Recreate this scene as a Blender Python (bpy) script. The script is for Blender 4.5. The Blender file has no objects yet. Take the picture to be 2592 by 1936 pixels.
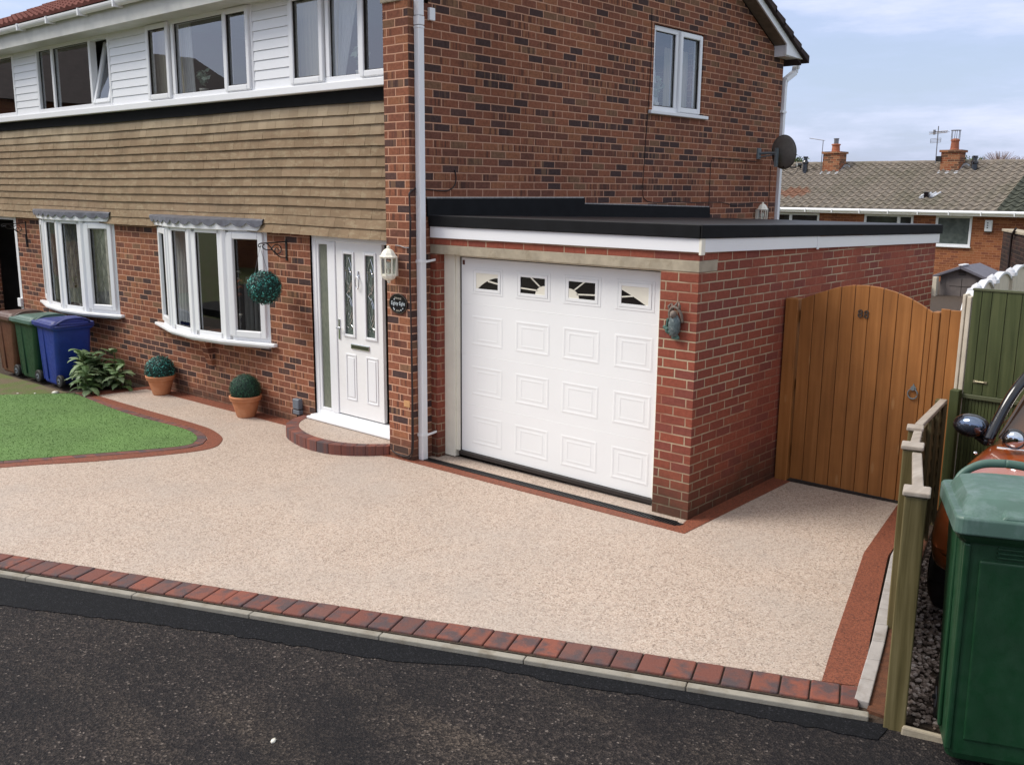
import bpy, bmesh, math, random
from mathutils import Vector, Matrix
random.seed(7)
S = bpy.context.scene
C = S.collection
RAD = math.radians

# ------------------------------------------------------------------ camera
cam_d = bpy.data.cameras.new('camera'); cam = bpy.data.objects.new('camera', cam_d); C.objects.link(cam)
cam_d.sensor_width = 36.0; cam_d.lens = 33.673; cam_d.clip_start = 0.05; cam_d.clip_end = 1500
RX = Vector((0.74684588, 0.66494421, 0.00839227)); RY = Vector((0.13750644, -0.14207135, -0.980259)); RZ = Vector((-0.65062525, 0.73325639, -0.19753952))
m = Matrix((RX, -RY, -RZ)).transposed().to_4x4(); m.translation = Vector((3.7548, -6.3407, 2.5608))
cam.matrix_world = m
S.camera = cam

# ------------------------------------------------------------------ light
SUN_EL, SUN_AZ = 48, 232      # azimuth the light comes from, degrees clockwise from +Y
W = bpy.data.worlds.new("World"); S.world = W; W.use_nodes = True
nt = W.node_tree; nt.nodes.clear()
def wn(t, **k):
    n = nt.nodes.new(t)
    for a, b in k.items(): setattr(n, a, b)
    return n
sky = wn('ShaderNodeTexSky', sky_type='NISHITA'); sky.sun_disc = False
sky.sun_elevation = RAD(SUN_EL); sky.sun_rotation = RAD(SUN_AZ)
sky.air_density = 1.0; sky.dust_density = 2.0; sky.ozone_density = 1.0
tc = wn('ShaderNodeTexCoord'); mp = wn('ShaderNodeMapping'); mp.inputs['Scale'].default_value = (1.5, 1.5, 7.5)
mp.inputs['Location'].default_value = (3.1, 0.4, 1.3)
cn = wn('ShaderNodeTexNoise'); cn.inputs['Scale'].default_value = 1.6; cn.inputs['Detail'].default_value = 8; cn.inputs['Roughness'].default_value = .62
cr = wn('ShaderNodeValToRGB'); cr.color_ramp.elements[0].position = .38; cr.color_ramp.elements[1].position = .66
cr.color_ramp.elements[0].color = (.50, .50, .50, 1); cr.color_ramp.elements[1].color = (.92, .92, .92, 1)
mx = wn('ShaderNodeMixRGB'); 
sep = wn('ShaderNodeSeparateXYZ'); er = wn('ShaderNodeValToRGB'); er.color_ramp.elements[0].position = .16; er.color_ramp.elements[1].position = .60
er.color_ramp.elements[0].color = (4.4, 5.1, 7.3, 1); er.color_ramp.elements[1].color = (8.0, 8.1, 8.1, 1)
bg = wn('ShaderNodeBackground'); bg.inputs['Strength'].default_value = 0.11
out = wn('ShaderNodeOutputWorld')
L = nt.links.new
L(tc.outputs['Generated'], sep.inputs[0]); L(sep.outputs[2], er.inputs['Fac']); L(er.outputs['Color'], mx.inputs['Color2'])
L(tc.outputs['Generated'], mp.inputs['Vector']); L(mp.outputs['Vector'], cn.inputs['Vector']); L(cn.outputs['Fac'], cr.inputs['Fac'])
L(cr.outputs['Color'], mx.inputs['Fac']); L(sky.outputs['Color'], mx.inputs['Color1']); 
cm = wn('ShaderNodeValToRGB'); cm.color_ramp.elements[0].position = .46; cm.color_ramp.elements[1].position = .70; cm.color_ramp.elements[1].color = (.55, .55, .55, 1)
L(cn.outputs['Fac'], cm.inputs['Fac']); mc = wn('ShaderNodeMixRGB'); mc.inputs['Color2'].default_value = (7.6, 7.4, 8.2, 1); L(cm.outputs['Color'], mc.inputs['Fac']); L(mx.outputs['Color'], mc.inputs['Color1']); L(mc.outputs['Color'], bg.inputs['Color']); L(bg.outputs['Background'], out.inputs['Surface'])
sd = bpy.data.lights.new('sun', 'SUN'); sd.energy = 2.5; sd.angle = RAD(28); sd.color = (1, .95, .87)
sun = bpy.data.objects.new('sun', sd); C.objects.link(sun)
az, el = RAD(SUN_AZ), RAD(SUN_EL)
dv = Vector((math.sin(az)*math.cos(el), math.cos(az)*math.cos(el), math.sin(el)))
sun.rotation_euler = dv.to_track_quat('Z', 'Y').to_euler(); sun.location = (-6, -12, 14)
S.view_settings.view_transform = 'Standard'; S.view_settings.look = 'None'; S.view_settings.gamma = 1
S.view_settings.exposure = 0.46

# ------------------------------------------------------------------ materials
class NT:
    def __init__(s, name):
        s.m = bpy.data.materials.new(name); s.m.use_nodes = True; s.t = s.m.node_tree; s.t.nodes.clear()
        s.out = s.t.nodes.new('ShaderNodeOutputMaterial'); s.p = s.t.nodes.new('ShaderNodeBsdfPrincipled')
        s.t.links.new(s.p.outputs[0], s.out.inputs['Surface'])
    def n(s, t, ins=None, **k):
        n = s.t.nodes.new(t)
        for a, b in k.items(): setattr(n, a, b)
        for a, b in (ins or {}).items(): s.set(n.inputs[a], b)
        return n
    def set(s, inp, v):
        if isinstance(v, bpy.types.NodeSocket): s.t.links.new(v, inp)
        elif isinstance(v, tuple) and len(v) == 3 and inp.type == 'RGBA': inp.default_value = (*v, 1)
        else: inp.default_value = v
    def math(s, op, a, b=0.0, c=0.0, clamp=False):
        n = s.n('ShaderNodeMath', operation=op, use_clamp=clamp); s.set(n.inputs[0], a); s.set(n.inputs[1], b); s.set(n.inputs[2], c); return n.outputs[0]
    def mix(s, f, a, b, mode='MIX'):
        n = s.n('ShaderNodeMixRGB', blend_type=mode); s.set(n.inputs[0], f); s.set(n.inputs[1], a); s.set(n.inputs[2], b); return n.outputs[0]
    def ramp(s, f, stops, mode='LINEAR'):
        n = s.n('ShaderNodeValToRGB'); r = n.color_ramp; r.interpolation = mode
        while len(r.elements) < len(stops): r.elements.new(.5)
        for e, (p, c) in zip(r.elements, stops):
            e.position = p; e.color = (c, c, c, 1) if not isinstance(c, tuple) else (*c, 1)
        s.set(n.inputs[0], f); return n.outputs[0]
    def noise(s, vec, scale, detail=4, rough=.55, out='Fac', dist=0):
        n = s.n('ShaderNodeTexNoise', {'Scale': scale, 'Detail': detail, 'Roughness': rough, 'Distortion': dist})
        if vec is not None: s.set(n.inputs['Vector'], vec)
        return n.outputs[out]
    def voro(s, vec, scale, out='Color', feature='F1'):
        n = s.n('ShaderNodeTexVoronoi', {'Scale': scale}, feature=feature)
        if vec is not None: s.set(n.inputs['Vector'], vec)
        return n.outputs[out]
    def map(s, vec, scale=(1, 1, 1), rot=(0, 0, 0), loc=(0, 0, 0)):
        n = s.n('ShaderNodeMapping', {'Scale': scale, 'Rotation': rot, 'Location': loc}); s.set(n.inputs['Vector'], vec); return n.outputs[0]
    def pos(s): return s.n('ShaderNodeNewGeometry').outputs['Position']
    def obj(s): return s.n('ShaderNodeTexCoord').outputs['Object']
    def island(s): return s.n('ShaderNodeNewGeometry').outputs['Random Per Island']
    def sep(s, v):
        n = s.n('ShaderNodeSeparateXYZ'); s.set(n.inputs[0], v); return n.outputs
    def comb(s, x, y, z):
        n = s.n('ShaderNodeCombineXYZ'); s.set(n.inputs[0], x); s.set(n.inputs[1], y); s.set(n.inputs[2], z); return n.outputs[0]
    def bump(s, h, strength=.3, dist=.01, normal=None):
        n = s.n('ShaderNodeBump', {'Strength': strength, 'Distance': dist, 'Height': h})
        if normal is not None: s.set(n.inputs['Normal'], normal)
        s.set(s.p.inputs['Normal'], n.outputs[0]); return n.outputs[0]
    def base(s, c): s.set(s.p.inputs['Base Color'], c)
    def rough(s, r): s.set(s.p.inputs['Roughness'], r)
    def spec(s, v): s.set(s.p.inputs['Specular IOR Level'], v)

def simple(name, col, rough=.6, var=.12, scale=14, bump=.0, metal=0, spec=.5, coat=0, stretch=(1, 1, 1), bscale=None, dark=None):
    s = NT(name); v = s.map(s.obj(), scale=stretch)
    f = s.noise(v, scale, 5)
    a = tuple(max(0, x*(1-var)) for x in col); b = tuple(min(1, x*(1+var)) for x in col)
    c = s.ramp(f, [(.3, a), (.7, b)])
    if dark:
        g = s.ramp(s.noise(s.obj(), dark[1], 6, .65), [(.52, 0.0), (.75, 1.0)])
        c = s.mix(g, c, dark[0])
    s.base(c); s.rough(rough); s.spec(spec); s.set(s.p.inputs['Metallic'], metal)
    if coat: s.set(s.p.inputs['Coat Weight'], coat); s.set(s.p.inputs['Coat Roughness'], .05)
    if bump: s.bump(s.noise(v, bscale or scale*6, 4), bump, .004)
    return s.m

def brick_mat(name, stops, mortar, streak=.5, zoff=0.009, uoff=0.0, stain=None, mort2=None, bs=.0068, mottle=.30):
    s = NT(name)
    P = s.sep(s.pos()); N = s.sep(s.n('ShaderNodeNewGeometry').outputs['True Normal'])
    isx = s.math('GREATER_THAN', s.math('ABSOLUTE', N[0]), .5)
    u = s.math('ADD', s.math('ADD', s.math('MULTIPLY', P[0], s.math('SUBTRACT', 1, isx)), s.math('MULTIPLY', P[1], isx)), 40.0 + uoff)
    v = s.math('ADD', P[2], 20.0*.075 - zoff)
    wob = s.math('MULTIPLY', s.math('SUBTRACT', s.noise(s.pos(), 9, 3), .5), .006)
    wob2 = s.math('MULTIPLY', s.math('SUBTRACT', s.noise(s.map(s.pos(), loc=(5, 3, 8)), 11, 3), .5), .012)
    uv = s.comb(s.math('ADD', u, wob2), s.math('ADD', v, wob), 0)
    b = s.n('ShaderNodeTexBrick', {'Vector': uv, 'Color1': (0, 0, 0), 'Color2': (1, 1, 1), 'Mortar': (.5, .5, .5), 'Scale': 1.0, 'Mortar Size': bs, 'Mortar Smooth': .35, 'Bias': 0.0, 'Brick Width': .225, 'Row Height': .075})
    b.offset = .5; b.offset_frequency = 2; b.squash = 1
    rnd = b.outputs['Color']; fac = b.outputs['Fac']
    col = s.ramp(rnd, stops, 'CONSTANT')
    row = s.math('FLOOR', s.math('DIVIDE', v, .075))
    mot = s.noise(s.comb(s.math('MULTIPLY', u, 1), v, 0), 30, 6, .7)
    col = s.mix(mottle, col, s.ramp(mot, [(.3, .0), (.7, 1.0)]), 'OVERLAY')
    if streak:
        st = s.noise(s.comb(s.math('MULTIPLY', u, 26), s.math('MULTIPLY', row, 7.31), 0), 1.0, 1)
        msk = s.noise(s.comb(s.math('MULTIPLY', u, 1.7), s.math('MULTIPLY', row, 3.7), 5.0), 1.0, 1)
        f = s.math('MULTIPLY', s.ramp(st, [(.53, 0.0), (.57, 1.0)]), s.ramp(msk, [(.53, 0.0), (.57, 1.0)]))
        col = s.mix(s.math('MULTIPLY', f, streak), col, (.055, .03, .026))
        f2 = s.math('MULTIPLY', s.ramp(st, [(.40, 1.0), (.43, 0.0)]), s.ramp(msk, [(.53, 0.0), (.57, 1.0)]))
        col = s.mix(s.math('MULTIPLY', f2, streak*.6), col, (.30, .17, .09))
    mcol = s.mix(s.noise(s.pos(), 40, 3), mortar, tuple(x*.72 for x in mortar))
    if mort2:
        g = s.ramp(s.noise(s.pos(), 1.1, 4, .6), [(.44, 0.0), (.56, 1.0)])
        mcol = s.mix(g, mcol, mort2)
    col = s.mix(fac, col, mcol)
    big = s.noise(s.pos(), .8, 4)
    col = s.mix(.35, col, s.ramp(big, [(.3, .32), (.7, .68)]), 'OVERLAY')
    if stain:
        z0, z1, sc = stain
        hz = s.math('ADD', P[2], s.math('MULTIPLY', s.math('SUBTRACT', s.noise(s.pos(), 2.6, 5, .65), .5), .8))
        g = s.math('SUBTRACT', 1, s.math('DIVIDE', s.math('SUBTRACT', hz, z0), z1 - z0), clamp=True)
        col = s.mix(s.math('MULTIPLY', g, .78), col, sc)
    s.base(col); s.rough(.9); s.spec(.2)
    h = s.math('ADD', s.math('MULTIPLY', s.math('SUBTRACT', 1, fac), 1.0), s.math('MULTIPLY', mot, .35))
    s.bump(h, .75, .009)
    return s.m

M = {}
M['brick'] = brick_mat('brown_dragwire_brick', [(0, (.066, .040, .037)), (.12, (.205, .078, .048)), (.30, (.145, .060, .041)), (.42, (.245, .092, .052)), (.64, (.215, .080, .046)), (.76, (.265, .108, .057)), (.86, (.185, .098, .058)), (.94, (.095, .050, .042))], (.60, .335, .225), .65, stain=(-.12, .22, (.07, .042, .03)))
M['gbrick'] = brick_mat('red_brick', [(0, (.245, .068, .043)), (.3, (.215, .061, .042)), (.5, (.26, .072, .045)), (.7, (.20, .060, .045)), (.85, (.27, .079, .049))], (.52, .41, .28), .0, zoff=.0, uoff=0.0, stain=(-.02, .50, (.052, .036, .024)), mort2=(.30, .13, .085), mottle=.18)
M['tbrick'] = brick_mat('orange_brick', [(0, (.24, .085, .04)), (.4, (.30, .11, .05)), (.7, (.20, .07, .04)), (.9, (.32, .13, .06))], (.46, .22, .12), .0)
M['dbrick'] = brick_mat('dark_brick', [(0, (.030, .018, .015)), (.4, (.045, .022, .017)), (.7, (.022, .014, .012))], (.10, .065, .045), .0)
M['cbrick'] = brick_mat('chimney_brick', [(0, (.24, .08, .04)), (.4, (.12, .055, .035)), (.7, (.29, .12, .06))], (.46, .30, .18), .0)

M['upvc'] = simple('white_upvc', (.80, .81, .83), .28, .015, 3)
M['upvc_door'] = simple('white_garage_steel', (.82, .83, .83), .38, .02, 2, bump=.04, bscale=160)
M['cream'] = simple('cream_paint', (.80, .77, .66), .4, .04, 8)
M['soffit'] = simple('grey_white_soffit', (.55, .55, .52), .5, .1, 5)
M['black_felt'] = simple('black_felt', (.0075, .008, .0095), .85, .25, 6, spec=.2, bump=.15, bscale=60)
M['roof_felt'] = simple('grey_roof_felt', (.020, .020, .022), .5, .2, 5, spec=.3, bump=.2, bscale=90)
M['lead'] = simple('grey_lead', (.115, .12, .145), .55, .25, 9, dark=((.07, .06, .075), 12))
M['concrete'] = simple('concrete', (.36, .31, .23), .9, .18, 9, bump=.5, bscale=140, dark=((.2, .16, .10), 5))
M['black_iron'] = simple('black_iron', (.012, .012, .013), .45, .2)
M['rubber'] = simple('black_rubber', (.012, .012, .012), .7, .3)
M['chrome'] = simple('chrome', (.65, .66, .68), .18, .05, metal=1)
M['terracotta'] = simple('terracotta', (.50, .20, .09), .8, .1, 10, bump=.15, bscale=60, dark=((.56, .30, .17), 5))
M['greypl'] = simple('grey_plastic', (.13, .15, .18), .45, .1)
M['cable'] = simple('dark_brown_cable', (.018, .010, .010), .6, .2)
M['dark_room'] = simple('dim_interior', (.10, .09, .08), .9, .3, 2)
M['pale_room'] = simple('pale_interior', (.32, .30, .26), .9, .15, 3)
M['net'] = simple('net_curtain', (.62, .62, .60), .9, .1, 20, stretch=(8, 8, .4))
M['curtain'] = simple('cream_curtain', (.55, .50, .38), .9, .15, 6, stretch=(14, 14, .3))
M['white_pot'] = simple('white_ceramic', (.75, .72, .62), .3, .05)
M['wood_white'] = simple('painted_wood', (.48, .46, .43), .6, .1)
M['dark_trim'] = simple('dark_seal', (.018, .013, .011), .6, .3)
M['redtrim'] = simple('brown_red_trim', (.13, .03, .022), .6, .2)

def glass_mat(name, tint=(.82, .85, .86), boost=1.5, rough=.0):
    s = NT(name); s.t.nodes.remove(s.p)
    bf = s.n('ShaderNodeNewGeometry').outputs['Backfacing']; fr = s.n('ShaderNodeFresnel', {'IOR': s.math('ADD', boost, s.math('MULTIPLY', bf, 1/boost-boost))}); tr = s.n('ShaderNodeBsdfTransparent', {'Color': tint}); gl = s.n('ShaderNodeBsdfGlossy', {'Color': (.95, .97, 1.0), 'Roughness': rough})
    b = s.n('ShaderNodeBump', {'Strength': .04, 'Distance': .01, 'Height': s.noise(s.pos(), 1.4, 2)}); s.set(gl.inputs['Normal'], b.outputs[0])
    mxs = s.n('ShaderNodeMixShader'); s.set(mxs.inputs[0], fr.outputs[0]); s.set(mxs.inputs[1], tr.outputs[0]); s.set(mxs.inputs[2], gl.outputs[0])
    s.t.links.new(mxs.outputs[0], s.out.inputs['Surface']); return s.m
M['glass'] = glass_mat('window_glass', boost=2.1)
M['glass_up'] = glass_mat('upstairs_glass', boost=2.5)
M['glass_lantern'] = glass_mat('lantern_glass', boost=1.4)
s = NT('obscured_glass'); s.base(s.ramp(s.noise(s.map(s.pos(), scale=(3, 3, .5)), 30, 4), [(.3, (.13, .145, .12)), (.7, (.20, .21, .17))])); s.rough(.12); s.bump(s.noise(s.pos(), 60, 2), .3, .004); M['obscure'] = s.m
s = NT('leaded_door_glass'); s.base(s.ramp(s.noise(s.map(s.pos(), scale=(2, 2, 1)), 25, 5, dist=1), [(.3, (.035, .05, .045)), (.7, (.17, .20, .18))])); s.rough(.08); s.bump(s.noise(s.pos(), 45, 2), .5, .005); M['door_glass'] = s.m
s = NT('smoked_glass'); s.base((.012, .010, .010)); s.rough(.2); M['smoked'] = s.m

# resin-bound drive
def resin(name, stops, sc=125, lowvar=.06, bump=.35):
    s = NT(name); p = s.pos()
    c1 = s.voro(p, sc); k = s.sep(c1)[0]
    col = s.ramp(k, stops, 'CONSTANT')
    c2 = s.sep(s.voro(p, sc*.42))[1]
    col = s.mix(s.ramp(c2, [(.86, 0.0), (.9, .35)]), col, stops[0][1])
    low = s.noise(p, 1.3, 5, .6); col = s.mix(lowvar*4, col, s.ramp(low, [(.3, .40), (.7, .60)]), 'OVERLAY')
    mid = s.noise(p, 38, 3, .7); col = s.mix(.26, col, s.ramp(mid, [(.3, .34), (.7, .66)]), 'OVERLAY')
    if lowvar < .07:
        sp_ = s.noise(s.map(p, loc=(4, 9, 0)), .7, 4, .6); col = s.mix(s.ramp(sp_, [(.46, 0.0), (.66, .42)]), col, (.38, .335, .30))
    s.base(col); s.rough(.62); s.spec(.35)
    s.bump(s.voro(p, sc, 'Distance'), bump, .004); return s.m
M['resin'] = resin('cream_resin_gravel', [(0, (.20, .15, .12)), (.065, (.40, .31, .25)), (.35, (.475, .385, .315)), (.62, (.54, .455, .385)), (.80, (.35, .27, .215)), (.9, (.45, .345, .285))])
M['resin_red'] = resin('red_resin', [(0, (.10, .035, .022)), (.15, (.20, .062, .034)), (.55, (.245, .08, .044)), (.85, (.165, .052, .03))], 150, .08)

# tarmac
s = NT('old_tarmac'); p = s.pos()
k = s.sep(s.voro(p, 95))[0]; c = s.ramp(k, [(0, (.013, .011, .012)), (.35, (.025, .021, .020)), (.7, (.041, .033, .030)), (.90, (.064, .051, .045)), (.982, (.15, .125, .11))], 'CONSTANT')
d = s.noise(p, 30, 4, .7); c = s.mix(.6, c, s.ramp(d, [(.3, .22), (.7, .78)]), 'OVERLAY')
g = s.ramp(s.noise(s.map(p, rot=(0, 0, RAD(-21)), scale=(.55, 1.9, 1)), 1.05, 6, .62), [(.50, 0.0), (.72, .55)]); c = s.mix(g, c, s.mix(s.ramp(k, [(.4, 0.0), (.9, 1.0)]), (.035, .027, .022), (.16, .125, .095)))
g = s.ramp(s.noise(s.map(p, loc=(9, 4, 0)), .9, 5, .6), [(.46, 0.0), (.66, .65)]); c = s.mix(g, c, (.007, .007, .009))
s.base(c); s.rough(s.ramp(d, [(.3, .75), (.7, .95)])); s.spec(.2); s.bump(s.math('ADD', s.voro(p, 95, 'Distance'), s.math('MULTIPLY', s.noise(p, 12, 4), .6)), .7, .010); M['tarmac'] = s.m
s = NT('new_tarmac'); p = s.pos()
c = s.ramp(s.sep(s.voro(p, 130))[0], [(0, (.004, .0045, .006)), (.6, (.008, .0085, .011)), (.95, (.022, .022, .026))], 'CONSTANT')
s.base(c); s.rough(.85); s.spec(.2); s.bump(s.voro(p, 130, 'Distance'), .5, .006); M['tarmac_new'] = s.m
# paving blocks
s = NT('mottled_block'); p = s.pos(); r = s.island()
c = s.ramp(r, [(0, (.155, .052, .038)), (.3, (.185, .062, .042)), (.55, (.125, .052, .043)), (.7, (.215, .066, .042)), (.86, (.145, .062, .05))], 'CONSTANT')
g = s.ramp(s.noise(s.comb(s.sep(p)[0], s.sep(p)[1], s.math('MULTIPLY', r, 40)), 7, 5, .6), [(.46, 0.0), (.62, .85)]); c = s.mix(g, c, (.062, .05, .055))
c = s.mix(.3, c, s.ramp(s.noise(p, 120, 3), [(.3, .3), (.7, .7)]), 'OVERLAY')
s.base(c); s.rough(.85); s.bump(s.noise(p, 60, 5, .7), .5, .006); M['block'] = s.m
M['kerb'] = simple('pale_kerb_concrete', (.27, .25, .21), .9, .12, 12, bump=.4, bscale=120, dark=((.17, .14, .10), 7))
M['kerb2'] = simple('grey_kerb_concrete', (.36, .335, .32), .9, .12, 12, bump=.4, bscale=120, dark=((.20, .17, .14), 5))
s = NT('soil'); p = s.pos(); s.base(s.ramp(s.noise(p, 22, 6, .7), [(.3, (.022, .015, .010)), (.7, (.085, .055, .035))])); s.rough(.95); s.bump(s.noise(p, 30, 5, .7), .8, .03); M['soil'] = s.m
s = NT('rust_soil'); p = s.pos(); s.base(s.ramp(s.noise(p, 16, 6, .7), [(.3, (.055, .022, .012)), (.7, (.16, .058, .025))])); s.rough(.95); s.bump(s.noise(p, 60, 5, .7), .7, .01); M['rustsoil'] = s.m
s = NT('rough_grass'); p = s.pos(); c = s.ramp(s.noise(p, 60, 5, .7), [(.3, (.06, .085, .018)), (.7, (.15, .18, .045))]); g = s.ramp(s.noise(p, 3.5, 5), [(.46, 0.0), (.62, 1.0)]); c = s.mix(g, c, (.14, .105, .06)); s.base(c); s.rough(.95); s.bump(s.noise(p, 70, 4), .8, .02); M['rough_grass'] = s.m
s = NT('artificial_turf'); p = s.pos(); c = s.ramp(s.noise(p, 70, 4, .7), [(.25, (.088, .172, .042)), (.75, (.112, .205, .054))]); c = s.mix(.3, c, s.ramp(s.noise(p, 1.6, 4), [(.3, .3), (.7, .7)]), 'OVERLAY'); s.base(c); s.rough(.9); s.bump(s.noise(p, 160, 3), .35, .005); M['turf'] = s.m
s = NT('turf_blade'); c = s.ramp(s.island(), [(0, (.095, .185, .046)), (.5, (.108, .20, .052)), (1, (.125, .222, .060))]); c = s.mix(.25, c, s.ramp(s.noise(s.pos(), 1.6, 4), [(.3, .3), (.7, .7)]), 'OVERLAY'); s.base(c); s.rough(.7); s.spec(.2); M['blade'] = s.m

def leaf_mat(name, stops, rough=.55, vein=True):
    s = NT(name); c = s.ramp(s.island(), stops); c = s.mix(.3, c, s.ramp(s.noise(s.pos(), 25, 3), [(.3, .3), (.7, .7)]), 'OVERLAY'); s.base(c); s.rough(rough); s.spec(.35)
    s.set(s.p.inputs['Subsurface Weight'], 0.0); return s.m
M['topiary_teal'] = leaf_mat('teal_plastic_leaf', [(0, (.003, .030, .028)), (.45, (.006, .060, .052)), (.68, (.015, .15, .13)), (1, (.10, .46, .39))], .45)
M['topiary_green'] = leaf_mat('green_plastic_leaf', [(0, (.006, .036, .020)), (.5, (.014, .068, .034)), (1, (.035, .14, .07))], .5)
M['topiary_core'] = simple('topiary_core', (.004, .022, .016), .8)
M['bigleaf'] = leaf_mat('broad_leaf', [(0, (.055, .10, .028)), (.45, (.10, .17, .06)), (.8, (.17, .24, .115)), (1, (.26, .33, .18))], .5)
M['tree_leaf'] = leaf_mat('tree_leaf', [(0, (.035, .06, .015)), (1, (.12, .17, .045))], .6)
M['twig'] = leaf_mat('bare_twig', [(0, (.18, .11, .09)), (1, (.34, .24, .20))], .8)
M['bark'] = simple('bark', (.10, .075, .055), .9, .3)

# tile hanging
s = NT('weathered_clay_tile'); p = s.pos(); r = s.island()
c = s.ramp(r, [(0, (.225, .158, .098)), (.5, (.245, .173, .108)), (1, (.27, .192, .122))])
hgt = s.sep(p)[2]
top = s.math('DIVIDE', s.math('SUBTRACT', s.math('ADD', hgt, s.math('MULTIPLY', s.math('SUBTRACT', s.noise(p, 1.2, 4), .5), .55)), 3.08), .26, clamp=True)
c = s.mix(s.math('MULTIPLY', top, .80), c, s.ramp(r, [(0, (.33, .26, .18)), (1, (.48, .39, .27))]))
g = s.ramp(s.noise(s.map(p, scale=(1, 1, 2.4)), 9, 6, .72), [(.50, 0.0), (.62, .75)]); c = s.mix(g, c, (.33, .26, .17))
g = s.ramp(s.noise(s.map(p, loc=(3, 1, 7)), 2.0, 5, .6), [(.50, 0.0), (.72, .45)]); c = s.mix(g, c, (.155, .112, .07))
s.base(c); s.rough(.9); s.spec(.2); s.bump(s.noise(p, 70, 5, .7), .4, .004); M['tilehang'] = s.m
def rooftile(name, stops, moss=None, patch=None):
    s = NT(name); p = s.pos(); c = s.ramp(s.noise(p, 5, 6, .7), stops)
    if moss: g = s.ramp(s.noise(p, .55, 5, .65), [(.50, 0.0), (.70, .5)]); c = s.mix(g, c, moss)
    g = s.ramp(s.noise(s.map(p, loc=(2, 6, 1)), 14, 4, .7), [(.60, 0.0), (.70, .5)]); c = s.mix(g, c, tuple(min(1, x*1.8) for x in stops[-1][1]))
    if patch:
        P = s.sep(p); dx = s.math('DIVIDE', s.math('SUBTRACT', P[0], patch[0]), patch[2]); dy = s.math('DIVIDE', s.math('SUBTRACT', P[1], patch[1]), patch[3])
        dd = s.math('ADD', s.math('MULTIPLY', dx, dx), s.math('MULTIPLY', dy, dy)); dd = s.math('ADD', dd, s.math('MULTIPLY', s.noise(p, 4, 4), .9))
        c = s.mix(s.ramp(dd, [(.7, .7), (1.2, 0.0)]), c, (.22, .09, .05))
    s.base(c); s.rough(.9); s.spec(.2); s.bump(s.noise(p, 40, 4), .3, .01); return s.m
M['roof_red'] = rooftile('red_roof_tile', [(.3, (.12, .040, .032)), (.7, (.20, .075, .06))])
M['roof_dark'] = rooftile('brown_roof_tile', [(.3, (.035, .026, .026)), (.7, (.075, .055, .052))])
M['roof_grey'] = rooftile('grey_brown_roof_tile', [(.3, (.15, .128, .105)), (.7, (.25, .215, .18))], (.085, .088, .050), (-12.1, 26.8, .9, .6))
M['roof_dark_green'] = rooftile('dark_green_roof_tile', [(.3, (.04, .045, .035)), (.7, (.085, .09, .07))])  # darker greenish tone for the right-hand end of the bungalow roof

def wood(name, stops, axis='z', rough=.55, spec=.3, knots=None, isl=.25):
    s = NT(name); p = s.obj(); st = {'z': (22, 22, 1.0), 'y': (22, 1, 22), 'x': (1, 22, 22)}[axis]
    r = s.island(); q = s.comb(s.math('ADD', s.sep(p)[0], s.math('MULTIPLY', r, 13)), s.sep(p)[1], s.sep(p)[2])
    f = s.noise(s.map(q, scale=st), 1.0, 6, .6, dist=.4); c = s.ramp(f, stops)
    low = s.noise(q, 2.2, 4); c = s.mix(.4, c, s.ramp(low, [(.3, .33), (.7, .67)]), 'OVERLAY')
    c = s.mix(isl, c, s.ramp(r, [(0, .38), (1, .62)]), 'OVERLAY')
    if knots: g = s.ramp(s.voro(s.map(q, scale=(6, 6, 1.6)), 1.0, 'Distance'), [(.05, 1.0), (.10, 0.0)]); c = s.mix(s.math('MULTIPLY', g, .6), c, knots)
    s.base(c); s.rough(rough); s.spec(spec); s.bump(f, .25, .004); return s.m
M['gate_wood'] = wood('orange_stained_timber', [(.25, (.215, .085, .024)), (.5, (.30, .122, .034)), (.75, (.37, .16, .050))], knots=(.42, .22, .09))
M['post_wood'] = wood('weathered_post_timber', [(.25, (.035, .030, .010)), (.45, (.105, .085, .034)), (.62, (.17, .14, .065)), (.8, (.27, .23, .14))], isl=.1)
M['cap_wood'] = wood('bleached_timber', [(.2, (.25, .205, .165)), (.5, (.36, .31, .26)), (.8, (.46, .41, .36))], 'y')
M['lap_wood'] = wood('old_lap_timber', [(.25, (.06, .052, .024)), (.5, (.11, .09, .045)), (.75, (.17, .14, .08))], isl=.5)
M['green_wood'] = wood('green_stained_timber', [(.25, (.034, .044, .016)), (.5, (.060, .074, .028)), (.75, (.095, .108, .045))], isl=.3)
M['green_pale'] = wood('faded_green_timber', [(.25, (.06, .068, .034)), (.5, (.10, .11, .060)), (.75, (.15, .155, .09))], 'x')
M['shed_wall'] = simple('grey_brown_shed_plastic', (.135, .115, .108), .7, .15, 6, bump=.2)
M['shed_roof'] = simple('slate_shed_roof', (.115, .11, .135), .6, .15, 8, bump=.2)
M['conc_post'] = simple('pale_concrete_post', (.56, .50, .40), .9, .1, 10, bump=.3, bscale=90)
M['white_cap'] = simple('pale_sky_lit_cap', (.66, .67, .70), .6, .12, 8)  # fence cappings pale: sky light on their top edges put into the colour
M['orange'] = simple('orange_clay_pot', (.36, .12, .06), .8, .1)
M['ant'] = simple('aerial_metal', (.20, .19, .20), .4, .2, metal=.6)
M['dish'] = simple('weathered_dish', (.15, .14, .125), .6, .25, 10, dark=((.045, .055, .02), 5))
M['galv'] = simple('galvanised', (.17, .20, .215), .5, .2, 12, metal=.3)
M['paint_orange'] = simple('orange_car_paint', (.27, .055, .010), .28, .06, 3, coat=1.0)
M['car_black'] = simple('gloss_black', (.006, .006, .008), .12, .1, coat=.5)
M['mirror'] = simple('mirror_glass', (.55, .60, .66), .03, .0, metal=1)
s = NT('car_glass'); s.base((.075, .034, .016)); s.rough(.04); s.spec(.8); M['car_glass'] = s.m  # brown base colour holds the reflection of fence and gate
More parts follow.
